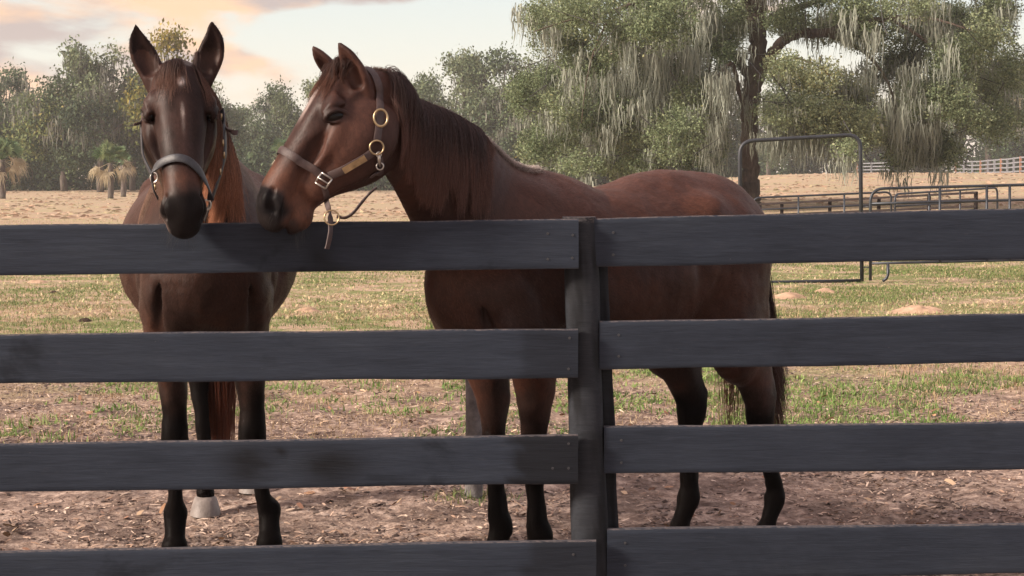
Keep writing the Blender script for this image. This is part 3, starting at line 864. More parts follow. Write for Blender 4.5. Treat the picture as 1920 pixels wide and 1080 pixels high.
# short upright crest hair behind the long mane, and the fuzz over the neck ridge
def fuzz(name, curve, n, L, up, bvh, parent, col, tip, seed, spread=.010):
    g = np.random.default_rng(seed); r, t = crest_roots(curve, n, bvh, None, spread, g)
    d = np.tile(up, (n, 1)) + g.normal(0, .35, (n, 3)); d /= np.linalg.norm(d, axis=1)[:, None]
    tt = np.linspace(0, 1, 5)[None, :, None]; Ln = (L * (.4 + .9 * g.random(n)))[:, None, None]
    p = r[:, None, :] + d[:, None, :] * tt * Ln + np.array([0, 0, -.25]) * (tt ** 2) * Ln
    rr = np.linspace(1, .3, 5)[None] * .0009 * np.ones((n, 1))
    return strands(p, rr, hair_cols(n, 5, col, tip, g, .4), name, MT['hair'], parent)
fuzz('crest_hair', [P(880, 222, 6.0), P(920, 255, 6.06), P(965, 288, 6.12), P(1010, 312, 6.2)], 6500, .026, (.25, -.2, 1), bvhB, rootB, (.22, .17, .15), (.55, .48, .45), 17, .012)
fuzz('crest_hair', [P(700, 150, 5.67), P(745, 156, 5.73), P(800, 176, 5.82), P(875, 216, 5.97)], 2200, .018, (.2, -.1, 1), bvhB, rootB, (.05, .028, .022), (.15, .08, .06), 18, .010)
foreB = [HB(-.010, .040, .06), HB(-.015, .0, .06), HB(-.01, -.030, .06)]
forelock('forelock', HB, foreB, 2000, .17, HB.x * .7 + HB.z * .7 + HB.y * .12, bvhB, rootB, (.045, .020, .015), (.12, .05, .03), 19, .018, .010)

def tail(name, base, n, L, bvh, parent, rootc, tipc, seed, spread, drift, wisps=0):
    g = np.random.default_rng(seed); m = 18
    r = np.array(base) + g.normal(0, 1, (n, 3)) * spread
    a = g.random((n, 1)) * 6.28; s = np.linspace(0, 1, m)[None]
    w = .035 + .030 * np.sin(s * 2.6)
    rad = np.sqrt(g.random((n, 1)))
    Ln = (L * (.72 + .32 * g.random((n, 1))))
    p = np.zeros((n, m, 3))
    p[..., 0] = r[:, :1] + drift[0] * s ** 1.8 + np.cos(a) * rad * w + .006 * np.sin(a * 3 + s * 7)
    p[..., 1] = r[:, 1:2] + drift[1] * s ** 1.5 + np.sin(a) * rad * w
    p[..., 2] = r[:, 2:3] - Ln * s
    rr = np.linspace(1, .35, m)[None] * .0014 * np.ones((n, 1))
    return strands(p, rr, hair_cols(n, m, rootc, tipc, g, .45, .2), name, MT['hair'], parent)
tb = P(1408, 440, 7.16)
tail('tail', tb, 1300, .78, bvhB, rootB, (.030, .014, .011), (.075, .036, .027), 31, (.010, .02, .03), (.10, .0))
tail('tail', P(1376, 520, 7.05), 150, .63, bvhB, rootB, (.05, .018, .012), (.09, .035, .02), 32, (.012, .012, .02), (.0, 0))
ta = BA(-1.16, 0.06, 1.12)
tail('tail', (P(415, 500, 7.8)[0], 7.72, 1.18), 1300, .98, bvhA, rootA, (.022, .010, .007), (.14, .038, .018), 33, (.014, .02, .03), (.0, 0))

# ---------------------------------------------------------------- halter B (brown leather, brass fittings)
def face(H, x, z, q=1, k=.13): return H(x, q * k, z)
mb = MB()
pts = [HB(.335, -.07, .0), HB(.333, -.05, .07), HB(.328, .0, .10), HB(.328, .05, .085), HB(.330, .08, .04), HB(.334, .085, .0), HB(.340, .085, -.055)]
strap(pts, .026, .004, bvhB, mb=mb)                                   # noseband
nb = mb.build('halter', MT['leather'], rootB); auto_smooth(nb, 40)
def sub_strap(name, pts, width, mat, parent, bvh, thick=.004, free=False, out=.003, m=8):
    mb = MB(); r = strap(pts, width, thick, bvh, mb=mb, free=free, out=out, m=m); o = mb.build(name, mat, parent); auto_smooth(o, 40); return r
def bpt(px, py, bvh, D=5.3, side=1):
    """point of the body seen at photo pixel"""
    o = Vector((0, 0, CH)); d = Vector(P(px, py, D)) - o; d.normalize()
    loc, nr, ix, dist = bvh.ray_cast(o, d)
    if loc is None:
        q = Vector(P(px, py, 5.6)); loc, nr, ix, dist = bvh.find_nearest(q, .5)
    return np.array(loc), np.array(nr)
q = lambda x, y: bpt(x, y, bvhB)[0]
sub_strap('cheek_strap', [q(617, 330), q(640, 320), q(660, 309), q(680, 298), q(697, 286)], .026, MT['leather'], nb, bvhB)
sub_strap('chin_strap', [q(607, 348), q(612, 366), q(616, 384), P(617, 402, 5.55), P(618, 425, 5.535), P(616, 447, 5.53), P(611, 466, 5.53)], .019, MT['leather'], nb, bvhB, free=True)
sub_strap('crown_strap', [HB(-.03, -.05, .02), HB(-.045, .0, .03), q(706, 152), q(711, 175), q(712, 200), q(711, 225), q(708, 250), q(706, 265)], .024, MT['leather'], nb, bvhB)
sub_strap('throat_strap', [q(711, 296), q(714, 310), q(714, 325), q(712, 340), q(706, 352)], .020, MT['leather'], nb, bvhB)
sub_strap('lead_strap', [P(704, 350, 5.57), P(690, 362, 5.56), P(675, 380, 5.55), P(662, 396, 5.545), P(648, 406, 5.54), P(632, 404, 5.54)], .012, MT['leather'], nb, bvhB, free=True)
def ring(px, py, R_, mat, parent, bvh, r=.0028, sq=1.0, outp=.008, tilt=None, name='ring'):
    loc, nr = bpt(px, py, bvh); m_ = MB(); nn = nr * .5 + np.array([0, -.7, 0]); torus(loc + nr * outp, nn, R_, r, m_, sq=sq); o = m_.build(name, mat, parent, True); return o
ring(711, 223, .0215, MT['brass'], nb, bvhB, .0036, 1.25, .012)
ring(704, 276, .022, MT['brass'], nb, bvhB, .0030, 1.0, .011)
m_ = MB(); torus(P(622, 408, 5.53), (.1, -1, .1), .023, .0026, m_); m_.build('ring', MT['brass'], nb, True)
# square buckle on the noseband end
loc, nr = bpt(607, 338, bvhB); m_ = MB()
t1 = norm(q(618, 345) - q(596, 331)); t2 = np.cross(nr, t1); c0 = loc + nr * .010
for a, b in (((-1, -1), (1, -1)), ((1, -1), (1, 1)), ((1, 1), (-1, 1)), ((-1, 1), (-1, -1))):
    m_.tube([c0 + .019 * (a[0] * t1 + a[1] * t2), c0 + .019 * (b[0] * t1 + b[1] * t2)], .0030, 8)
m_.tube([c0 - .019 * t1, c0 + .021 * t1 + nr * .002], .0024, 8)
m_.build('buckle', MT['steel'], nb, True)
# brass name plate on the cheek strap
a_, b_ = q(644, 319), q(686, 294); ln = norm(b_ - a_); nn = norm(bpt(665, 306, bvhB)[1] + np.array([0, -.4, 0])); nn = norm(nn - ln * (nn @ ln)); wd = np.cross(nn, ln)
m_ = MB(); L_ = np.linalg.norm(b_ - a_); Rm = np.stack([ln, wd, nn], 1); m_.box((a_ + b_) / 2 + nn * .0150, (L_, .021, .0016), Rm, .0006)
plate = m_.build('name_plate', MT['brass'], nb)
# snap hook under the cheek ring
m_ = MB(); h0, h1 = bpt(711, 290, bvhB)[0], bpt(713, 312, bvhB)[0]; of = np.array([0, -.014, 0])
m_.tube([h0 + of, (h0 * .6 + h1 * .4) + of * 1.3, h1 + of], [.004, .0055, .004], 10); torus(h1 + of, (.2, -1, 0), .011, .0026, m_, n=18); torus(h0 + of, (.6, -1, 0), .008, .0022, m_, n=16)
m_.build('snap_hook', MT['steel'], nb, True)

# ---------------------------------------------------------------- halter A (black leather)
mb = MB(); DA = bpt(335, 300, bvhA)[0][1]
def na_pt(px, py, dd=0.0): return P(px, py, DA - .006 + ((px - 337) / 50.0) ** 2 * .055 + dd)
strap([na_pt(290, 340, .01), na_pt(288, 330), na_pt(292, 317), na_pt(305, 305), na_pt(322, 298), na_pt(338, 297), na_pt(354, 303), na_pt(370, 318), na_pt(383, 341), na_pt(391, 362), na_pt(393, 376)], .026, .005, bvhA, mb=mb, m=5, free=True)
na = mb.build('halter', MT['leather_black'], rootA); auto_smooth(na, 40)
def ap(px, py, D): return P(px, py, D)
for pts_ in ([ap(414, 205, 5.72), ap(417, 232, 5.70), ap(419, 262, 5.69), ap(419, 290, 5.68), ap(413, 318, 5.67), ap(404, 346, 5.655), ap(394, 374, 5.64)], [ap(268, 232, 5.72), ap(269, 262, 5.70), ap(271, 288, 5.69), ap(278, 308, 5.67), ap(287, 326, 5.65)]):
    sub_strap('cheek_strap', pts_, .021, MT['leather_black'], na, bvhA, free=True, thick=.005)
for pts_ in ([ap(288, 330, 5.65), ap(290, 352, 5.66), ap(299, 372, 5.68)], [ap(393, 376, 5.64), ap(386, 396, 5.66), ap(380, 412, 5.68)]):
    sub_strap('chin_strap', pts_, .019, MT['leather_black'], na, bvhA, free=True)
for px, py, D_ in ((289, 333, 5.63), (388, 384, 5.62)):
    m_ = MB(); torus(P(px, py, D_), (.25 if px > 300 else -.25, -1, .1), .0125, .0028, m_, sq=1.25); m_.build('ring', MT['steel'], na, True)
for px, py, D_ in ((415, 219, 5.70), (418, 268, 5.665), (420, 291, 5.66), (413, 322, 5.65), (291, 350, 5.64)):
    m_ = MB(); c_ = P(px, py, D_); m_.tube([c_ + [0, 0, .010], c_ + [.001, -.003, 0], c_ + [0, 0, -.010]], .0034, 8); m_.build('buckle', MT['brass'], na, True)
# loose strap ends curling out beside the eyes
sub_strap('strap_end', [P(413, 212, 5.74), P(416, 228, 5.72), P(422, 242, 5.70), P(432, 248, 5.69), P(444, 247, 5.68)], .016, MT['leather'], na, bvhA, free=True)
sub_strap('strap_end', [P(270, 214, 5.74), P(269, 226, 5.72), P(263, 233, 5.71), P(252, 236, 5.70)], .016, MT['leather'], na, bvhA, free=True)

def whiskers(H, n, parent, seed):
    g = np.random.default_rng(seed); u = g.random(n); lower = g.random(n) < .6
    x = np.where(lower, .44 + .09 * u, .45 + .07 * u); z = np.where(lower, -.07 - .02 * g.random(n), -.01 + .03 * g.random(n)); y = g.choice([-1, 1], n) * (.01 + .045 * g.random(n)) * np.where(lower, .75, 1.1)
    p0 = np.stack([H(a, b, c) for a, b, c in zip(x, y, z)]); d = H.y * (np.sign(y) * g.random(n))[:, None] * .9 + H.x * .8 - H.z * (.6 * lower)[:, None] + g.normal(0, .2, (n, 3)); d /= np.linalg.norm(d, axis=1)[:, None]
    t = np.linspace(0, 1, 5)[None, :, None]; p = p0[:, None, :] + d[:, None, :] * t * (.02 + .03 * g.random((n, 1, 1))) + np.array([0, 0, -.012]) * t ** 2
    return strands(p, np.linspace(.00035, .00012, 5)[None] * np.ones((n, 1)), np.full((n, 5, 3), .03) , 'whiskers', MT['hair'], parent)
whiskers(HA, 110, rootA, 3); whiskers(HB, 110, rootB, 4)
def lashes(H, q, parent, seed):
    g = np.random.default_rng(seed); n = 30; a = np.linspace(.15, pi - .15, n)
    p0 = np.stack([H(.166 + .030 * cos(b) * .766 - .016 * sin(b) * .643, q * (.1085 - .008 * abs(cos(b))), .012 + .030 * cos(b) * .643 + .016 * sin(b) * .766) for b in a]); d = H.y * q * 1.0 + H.z * .25 + H.x * .1 + g.normal(0, .15, (n, 3)); t = np.linspace(0, 1, 4)[None, :, None]
    p = p0[:, None, :] + d[:, None, :] * t * .009
    return strands(p, np.linspace(.0005, .0002, 4)[None] * np.ones((n, 1)), np.full((n, 4, 3), .012), 'eyelashes', MT['hair'], parent)
for q_ in (1, -1): lashes(HA, q_, rootA, 5); lashes(HB, q_, rootB, 6)
# ================================================================ FRONT FENCE
def wood_mat(name, base, stain=None, rough=.60, seed=0.0, dirt=.75):
    m = Mat(name, rough, .13)
    v = m.coord((1, 1, 1)); vs = m.coord((.9, 8, 14))
    grain = m.noise(vs, 6, 6, .65, .6); big = m.noise(m.coord((1.3, 3, 5)), 1.6, 4, .6)
    fine = m.noise(m.coord((3, 40, 90)), 5, 4, .6)
    lo = tuple(c * .72 for c in base); hi = tuple(c * 1.25 for c in base)
    c = m.ramp(big, [(.32, tuple(x * .66 for x in base)), (.5, base), (.68, (base[0] * 1.35, base[1] * 1.30, base[2] * 1.20))])
    c = m.mixc(.5, c, m.ramp(grain, [(.35, lo), (.65, hi)]))
    c = m.mixc(.35, c, m.ramp(fine, [(.3, (.5, .5, .5)), (.7, (1.4, 1.4, 1.4))]), 'MULTIPLY')
    # pale scuffs and dust specks
    sp = m.noise(m.coord((1, 1, .6)), 95, 4, .75); c = m.mixc(m.ramp(sp, [(.715, (0, 0, 0)), (.77, (.6, .6, .6))]), c, (.16, .15, .15))
    sc = m.noise(m.coord((2.5, 1, 9)), 7, 5, .7); c = m.mixc(m.ramp(sc, [(.62, (0, 0, 0)), (.76, (.5, .5, .5))]), c, (.042, .047, .058))
    # dark damp/worn blotches
    dk = m.noise(m.coord((1, 1, 1.4)), 2.2, 5, .65, .4); c = m.mixc(m.ramp(dk, [(.60, (0, 0, 0)), (.68, (dirt,) * 3)]), c, tuple(x * .38 for x in base))
    # shallow hoof-dark end stain painted by wear: an attribute on the mesh
    a = m.n('ShaderNodeAttribute', attribute_name='coat')
    c = m.mixc(m.n('ShaderNodeSeparateColor', {0: a.outputs['Color']}).outputs[0], c, m.mixc(.85, c, (.0050, .0048, .0052)))
    edge = m.n('ShaderNodeSeparateColor', {0: a.outputs['Color']}).outputs[1]
    en = m.noise(m.coord((6, 20, 20)), 9, 4, .7)
    c = m.mixc(m.n('ShaderNodeMath', {0: edge, 1: m.ramp(en, [(.40, (0, 0, 0)), (.60, (1, 1, 1))])}, operation='MULTIPLY').outputs[0], c, (.115, .10, .10))
    m.color(c)
    m.rough(m.ramp(big, [(.3, (rough - .1,) * 3), (.7, (rough + .15,) * 3)]))
    m.bump(fine, .20, .004, m.bump(grain, .35, .006))
    return m.m
MT['board'] = wood_mat('board_paint', (.0255, .0325, .047))
MT['board_b'] = wood_mat('board_paint_b', (.024, .0305, .044), dirt=.25)
MT['post'] = wood_mat('post_wood', (.026, .029, .035), rough=.7, dirt=.8)
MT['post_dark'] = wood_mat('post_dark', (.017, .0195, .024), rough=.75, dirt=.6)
MT['nail'] = simple('nail_head', (.05, .05, .055), .6, .4, .3)

fence = empty('board_fence', (0, 5.75, 0))
tag(fence, 'dark painted four board fence across the foreground with one split post', 'fence')

def board(x0, x1, yt0, yt1, yb0, yb1, D0, D1, seed, mat, stain=None, th=.027, nails=()):
    """board between photo columns x0,x1 with top rows yt, bottom rows yb; real thickness behind"""
    g = np.random.default_rng(seed); n = 90; V = []; rows = []
    tx = np.linspace(0, 1, n)
    wob = (fbm(np.stack([tx * 9, tx * 0 + seed, tx * 0], 1), seed, 4) - .5); wob2 = (fbm(np.stack([tx * 7, tx * 0 + seed + 9, tx * 0], 1), seed, 4) - .5)
    warp = (fbm(np.stack([tx * 2, tx * 0 + seed + 3, tx * 0], 1), seed, 2) - .5) * .012
    nz_ = 11; SV = [0, .02, .1, .22, .36, .5, .64, .78, .9, .98, 1]; C = []
    for i, t in enumerate(tx):
        D = D0 + (D1 - D0) * t; px = x0 + (x1 - x0) * t
        T = P(px, yt0 + (yt1 - yt0) * t, D); Bm = P(px, yb0 + (yb1 - yb0) * t, D); Bm[0] = T[0] + (Bm[0] - T[0])
        T = T + [0, 0, wob[i] * .006]; Bm = Bm + [0, 0, wob2[i] * .008]
        r = .003; lst = []
        for k in range(nz_):
            s = SV[k]; p = Bm + (T - Bm) * s; dy = warp[i] + (.0025 if k in (0, nz_ - 1) else 0); lst.append(p + [0, dy, 0])
        back = [T + [0, warp[i] + th - .002, -.001], (T + Bm) / 2 + [0, warp[i] + th, 0], Bm + [0, warp[i] + th - .002, .001]]
        ring = lst + [T + [0, warp[i] + .004 + .0, .0022], T + [0, warp[i] + th * .85, .0015]] + back
        V += ring
        for j in range(len(ring)):
            st = 0.0
            if stain and j < nz_: 
                st = stain(px, SV[j])
            ed = 1.0 if (j in (nz_ - 1, nz_, nz_ + 1)) else (.5 if j == 0 else 0)
            C.append((st, ed, 0))
    k = len(ring)
    Fc = [(i * k + j, i * k + (j + 1) % k, (i + 1) * k + (j + 1) % k, (i + 1) * k + j) for i in range(n - 1) for j in range(k)]
    Fc = [tuple(reversed(f)) for f in Fc] + [tuple(range(k)), tuple((n - 1) * k + j for j in range(k - 1, -1, -1))]
    o = mesh_np('board', V, Fc, mat, fence, True, np.array(C)); auto_smooth(o, 40)
    for (nx, ny) in nails:
        t = (nx - x0) / (x1 - x0); D = D0 + (D1 - D0) * t; c = P(nx, ny, D); i = int(t * (n - 1)); m_ = MB()
        m_.tube([c + [0, warp[i] + .002, 0], c + [0, warp[i] - .0022, 0]], [.0045, .0042], 10); m_.build('nail', MT['nail'], o)
    return o

def wobble(px, s, seed): return float(fbm(np.array([[px / 40.0, s * 4, seed]]), int(seed), 3)[0]) - .5
def endstain(xs, amp=60, soft=10, str_=.8):
    return lambda px, s: str_ * float(sstep(xs - soft, xs + soft, np.array(px + amp * wobble(px * .2, s, xs % 13))))
def patch(lst):
    def f(px, s):
        v = 0
        for cx, w, cs, h, st in lst: v = max(v, st * math.exp(-((px - cx) / w) ** 2 - ((s - cs) / h) ** 2) * (1 + .9 * wobble(px * 1.2, s * 2, 5)))
        return min(v, 1)
    return f
def comb(*fs): return lambda px, s: max(f(px, s) for f in fs)
X0 = -60; DL0, DL1 = 5.665, 5.745
B1 = [(-60, 1085, 424, 412, 516, 505), (-60, 1084, 629, 618, 719, 709), (-60, 1084, 834, 817, 923, 907), (-60, 1118, 1036, 1014, 1130, 1112)]
st = [comb(patch([(600, 26, .25, .3, .8), (610, 60, .05, .12, .7), (760, 30, .85, .2, .4)])), comb(endstain(978, 20, 6, .35)), comb(endstain(965, 90, 6, .85), patch([(465, 50, .55, .4, 1.0), (620, 60, .45, .4, 1.0), (525, 16, .75, .12, 1.0)])), endstain(990, 70, 14, .6)]
nl = [[(1027, 438), (1074, 441), (1027, 486), (1073, 484)], [(1068, 634), (1066, 692)], [(1066, 832), (1036, 878), (1066, 878)], [(1075, 1040), (1078, 1100)]]
def extend(b, x0=None, x1=None):
    a0, a1, t0, t1, c0, c1 = b; L = a1 - a0; f = lambda v0, v1, x: v0 + (v1 - v0) * (x - a0) / L
    n0 = a0 if x0 is None else x0; n1 = a1 if x1 is None else x1
    return (n0, n1, f(t0, t1, n0), f(t0, t1, n1), f(c0, c1, n0), f(c0, c1, n1))
B1 = [extend(b, x0=-330) for b in B1]; DL0 = 5.665 - .080 * 270 / 1145
for i, b in enumerate(B1): board(*b, DL0, DL1, 40 + i, MT['board'], st[i], nails=nl[i])
B2 = [(1114, 1990, 410, 390, 500, 485), (1124, 1990, 604, 588, 692, 678), (1133, 1990, 802, 791, 889, 879), (1138, 1990, 993, 982, 1092, 1072)]
nl2 = [[(1150, 436), (1150, 478)], [(1160, 628), (1160, 668)], [(1165, 826), (1165, 868)], [(1172, 1018), (1172, 1060)]]
B2 = [extend(b, x1=2330) for b in B2]
for i, b in enumerate(B2): board(*b, 5.795, 5.912, 60 + i, MT['board_b'], None, nails=nl2[i])

def post_piece(name, corners_top, corners_bot, mat, D, th, seed, rounded=0.0, label=None, parent=None, nseg=40):
    """upright timber between photo columns; rounded>0 bulges the front face (half-round post)"""
    V = []; C = []; k = 14
    (xa, xb, yt), (xc, xd, yb) = corners_top, corners_bot
    for i in range(nseg):
        t = i / (nseg - 1); y = yt + (yb - yt) * t
        L = P(xa + (xc - xa) * t, y, D); R_ = P(xb + (xd - xb) * t, y, D)
        w1, w2 = (fbm(np.array([[t * 6, seed, 0]]), seed, 3)[0] - .5) * .012, (fbm(np.array([[t * 6, seed + 5, 0]]), seed, 3)[0] - .5) * .012
        L = L + [w1, 0, 0]; R_ = R_ + [w2, 0, 0]; W_ = R_ - L; ring = []
        for j in range(k):
            s = j / (k - 1); bul = rounded * (1 - (2 * s - 1) ** 2) ** .5 if rounded else .004 * (1 - (2 * s - 1) ** 8)
            bul += .004 * (fbm(np.array([[s * 3, t * 10, seed]]), seed, 3)[0] - .5)
            ring.append(L + W_ * s + [0, -bul, 0])
        ring += [R_ + [0, th, 0], L + [0, th, 0]]
        V += ring
        for j in range(len(ring)): C.append((max(0, min(1, (fbm(np.array([[j * .35, t * 9, seed]]), seed + 2, 3)[0] - .42) * 4)) * .8, 1.0 if i == 0 else 0, 0))
    k = k + 2
    Fc = [(i * k + j, (i + 1) * k + j, (i + 1) * k + (j + 1) % k, i * k + (j + 1) % k) for i in range(nseg - 1) for j in range(k)]
    Fc += [tuple(range(k)), tuple((nseg - 1) * k + j for j in range(k - 1, -1, -1))]
    o = mesh_np(name, V, Fc, mat, parent or fence, True, np.array(C)); auto_smooth(o, 45)
    if label: o['label'] = label
    return o
def yg(D): return HOR + CH * FPX / D + 20
post_piece('post', (1056, 1117, 407), (1078, 1149, yg(5.80)), MT['post'], 5.812, .085, 3, .034, 'broad round post leaning right between the board ends', nseg=60)
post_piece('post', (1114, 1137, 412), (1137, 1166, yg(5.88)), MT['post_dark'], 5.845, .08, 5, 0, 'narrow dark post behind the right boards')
post_piece('post', (-350, -286, 408), (-350, -286, yg(5.73)), MT['post'], 5.720, .09, 6, .034, nseg=40)
post_piece('post', (2266, 2336, 380), (2266, 2336, yg(6.0)), MT['post'], 5.985, .09, 7, .034, nseg=40)
# ================================================================ TERRAIN
def hgt(x, y):
    x = np.asarray(x, float); y = np.asarray(y, float)
    h = 1.65 * sstep(-.04, .20, x / np.maximum(y, 1)) * sstep(22, 135, y)
    p = np.stack([x * .16, y * .10, x * 0], -1)
    h = h + (fbm(p, 51, 3) - .5) * .22 * sstep(14, 50, y)
    near = sstep(30, 16, y)
    q = np.stack([x * 2.2, y * 2.2, x * 0], -1); r = np.stack([x * 9, y * 9, x * 0], -1); r2 = np.stack([x * 26, y * 26, x * 0], -1)
    h = h + near * ((fbm(q, 61, 3) - .5) * .05 + (fbm(r, 62, 3) - .5) * .035 * sstep(13, 9.5, y) + (fbm(r2, 63, 2) - .5) * .014 * sstep(12.5, 9, y)) 
    return h
def grid_patch(name, xf, ys, nx, mat):
    """rows at ys; x spans xf(y)"""
    V = []
    for y in ys:
        a, b = xf(y); x = np.linspace(a, b, nx); V.append(np.stack([x, np.full(nx, y), hgt(x, np.full(nx, y))], 1))
    V = np.concatenate(V); n = len(ys); i = np.arange(n - 1)[:, None] * nx; j = np.arange(nx - 1)[None]
    F = np.stack([i + j, i + j + 1, i + nx + j + 1, i + nx + j], -1).reshape(-1, 4)
    return mesh_np(name, V, F, mat, None, True)
g = Mat('field_ground', .95, .1)
v = g.coord((1, 1, 1)); geo = g.n('ShaderNodeNewGeometry'); sx = g.n('ShaderNodeSeparateXYZ', {0: geo.outputs['Position']})
Y = sx.outputs[1]; X = sx.outputs[0]
big = g.noise(v, .22, 5, .6); mid = g.noise(v, 1.7, 6, .65); fin = g.noise(v, 14, 5, .7); vf = g.noise(v, 70, 3, .6)
dirt = g.ramp(fin, [(.30, (.085, .060, .053)), (.48, (.28, .212, .175)), (.68, (.52, .42, .35))])
dirt = g.mixc(.45, dirt, g.ramp(vf, [(.3, (.45, .42, .40)), (.7, (1.5, 1.45, 1.4))]), 'MULTIPLY')
straw = g.ramp(fin, [(.3, (.24, .17, .12)), (.5, (.40, .295, .21)), (.7, (.52, .41, .29))])
green = g.ramp(fin, [(.3, (.075, .105, .034)), (.55, (.16, .20, .065)), (.75, (.30, .30, .13))])
far = g.ramp(g.noise(g.coord((.5, 1.6, 1)), .45, 6, .65), [(.30, (.32, .23, .165)), (.46, (.39, .295, .21)), (.58, (.36, .305, .19)), (.72, (.29, .30, .165))])
def mr(val, a, b, lo=0.0, hi=1.0): return g.n('ShaderNodeMapRange', {0: val, 1: a, 2: b, 3: lo, 4: hi}, interpolation_type='SMOOTHSTEP').outputs[0]
def mt(op, a, b): return g.n('ShaderNodeMath', {0: a, 1: b}, operation=op).outputs[0]
yn = mt('ADD', Y, mt('MULTIPLY', mt('SUBTRACT', mid, .5), 9.0))
yn2 = mt('ADD', Y, mt('MULTIPLY', mt('SUBTRACT', big, .5), 14.0))
dirt = g.mixc(g.ramp(g.noise(v, 2.6, 6, .7, .3), [(.42, (.65, .65, .65)), (.56, (0, 0, 0))]), dirt, (.075, .053, .045))
c = g.mixc(mr(yn, 9.5, 14.5), dirt, straw)
gm = mt('MULTIPLY', mt('MULTIPLY', mr(yn2, 11.0, 15.0), mr(yn2, 48.0, 26.0)), mr(mt('ADD', mid, mt('MULTIPLY', big, .5)), .66, .84))
c = g.mixc(mt('MULTIPLY', gm, .85), c, green)
c = g.mixc(mr(yn2, 26, 48), c, far)
g.color(c)
g.bump(vf, .4, .015, g.bump(fin, .4, .03))
MT['ground'] = g.m
yy = np.concatenate([np.arange(2.0, 6.0, .1), np.arange(6.0, 13.0, .022), np.arange(13, 20, .06), np.arange(20, 40, .3), np.arange(40, 260, 2.0), [300, 400, 600, 1000, 2000]])
gr = grid_patch('ground', lambda y: (-(1.6 + y * .42), 1.6 + y * .42), yy, 340, MT['ground'])
tag(gr, kind='structure')
# the wide sheet beyond the detailed one
wide = []
V = []
xs = np.array([-2500, -1200, -600, -300, -150, -80, -40, -20, -10, 0, 10, 20, 40, 80, 150, 300, 600, 1200, 2500.]); ys = np.array([-300, -100, -40, -10, 0, 2, 5, 10, 20, 40, 80, 130, 200, 400, 1000, 2500.])
XX, YY = np.meshgrid(xs, ys); V = np.stack([XX.ravel(), YY.ravel(), hgt(XX.ravel(), YY.ravel()) * (YY.ravel() > 22) - .35], 1); nx = len(xs)
i = np.arange(len(ys) - 1)[:, None] * nx; j = np.arange(nx - 1)[None]
gw = mesh_np('ground', V, np.stack([i + j, i + j + 1, i + nx + j + 1, i + nx + j], -1).reshape(-1, 4), MT['ground'], None, True); tag(gw, kind='structure')

# ---------------------------------------------------------------- chips of wood and straw
def scatter(n, y0, y1, g_, power=1.0, mask=None):
    y = y0 + (y1 - y0) * g_.random(n * 3) ** power; x = (g_.random(n * 3) * 2 - 1) * (.6 + y * .31)
    if mask is not None:
        k = g_.random(n * 3) < mask(x, y); x, y = x[k], y[k]
    return x[:n], y[:n]
def flakes(name, n, y0, y1, L, Wd, pal, seed, power=1.6, mask=None, tilt=.35, mat=None):
    g_ = np.random.default_rng(seed); x, y = scatter(n, y0, y1, g_, power, mask); n = len(x); z = hgt(x, y) + .004
    a = g_.random(n) * 2 * pi; l = L[0] + (L[1] - L[0]) * g_.random(n) ** 2.2; w = Wd[0] + (Wd[1] - Wd[0]) * g_.random(n) ** 1.5
    d = np.stack([np.cos(a), np.sin(a), g_.normal(0, tilt, n) * .6], 1); d /= np.linalg.norm(d, axis=1)[:, None]
    u = np.stack([-np.sin(a), np.cos(a), g_.normal(0, tilt, n)], 1); u /= np.linalg.norm(u, axis=1)[:, None]
    c = np.stack([x, y, z + .5 * l * np.abs(d[:, 2]) + .002], 1); dl = d * l[:, None] / 2; uw = u * w[:, None] / 2; up = np.array([0, 0, 1]) * (l * .10 * g_.random(n))[:, None]
    V = np.stack([c - dl - uw * .6, c - dl * .9 + uw, c + up - uw, c + up + uw, c + dl - uw * .8, c + dl * 1.1 + uw * .5], 1).reshape(-1, 3)
    b = (np.arange(n) * 6)[:, None]; F = np.concatenate([b + np.array([[0, 2, 3, 1]]), b + np.array([[2, 4, 5, 3]])])
    pal = np.array(pal); col = pal[g_.integers(0, len(pal), n)] * (.6 + .8 * g_.random((n, 1)))
    o = mesh_np(name, V, F, mat or MT['flake'], None, False, np.repeat(col, 6, 0)); tag(o, kind='stuff'); return o
MT['flake'] = hair_mat('dry_flakes', .85); MT['flake'].node_tree.nodes['Principled BSDF'].inputs['Specular IOR Level'].default_value = .15
flakes('wood_chips', 60000, 5.9, 15.5, (.006, .048), (.003, .012), [(.40, .29, .22), (.30, .20, .145), (.17, .11, .085), (.07, .048, .04), (.50, .39, .31), (.22, .16, .125)], 71, 1.3, lambda x, y: .35 + .65 * (fbm(np.stack([x * 1.2, y * 1.2, x * 0], 1), 5, 3) > .48))
flakes('dry_leaves', 420, 6.2, 12, (.035, .075), (.014, .03), [(.34, .20, .12), (.22, .12, .08), (.42, .30, .20)], 72, 1.2, None, .5)

def clods(name, n, y0, y1, seed):
    g_ = np.random.default_rng(seed); x, y = scatter(n, y0, y1, g_, 1.3, lambda x, y: .10 + .90 * (fbm(np.stack([x * 1.6, y * 1.6, x * 0], 1), 15, 3) > .54)); n = len(x); z = hgt(x, y)
    s = .004 + .016 * g_.random(n) ** 2.5; dirs = np.array([(1, 0, 0), (.5, .8, .1), (-.5, .8, 0), (-1, 0, .1), (-.5, -.8, 0), (.5, -.8, .1), (.1, 0, .5)]); V = np.stack([x, y, z], 1)[:, None, :] + dirs[None] * s[:, None, None] * (.6 + .8 * g_.random((n, 7, 1)))
    b = (np.arange(n) * 7)[:, None]; F = np.concatenate([b + np.array([[k, (k + 1) % 6, 6]]) for k in range(6)]); pal = np.array([(.10, .072, .06), (.17, .13, .11), (.06, .042, .035), (.24, .19, .165)]); col = pal[g_.integers(0, 4, n)] * (.7 + .6 * g_.random((n, 1)))
    o = mesh_np(name, V.reshape(-1, 3), F, MT['flake'], None, True, np.repeat(col, 7, 0)); tag(o, kind='stuff'); return o
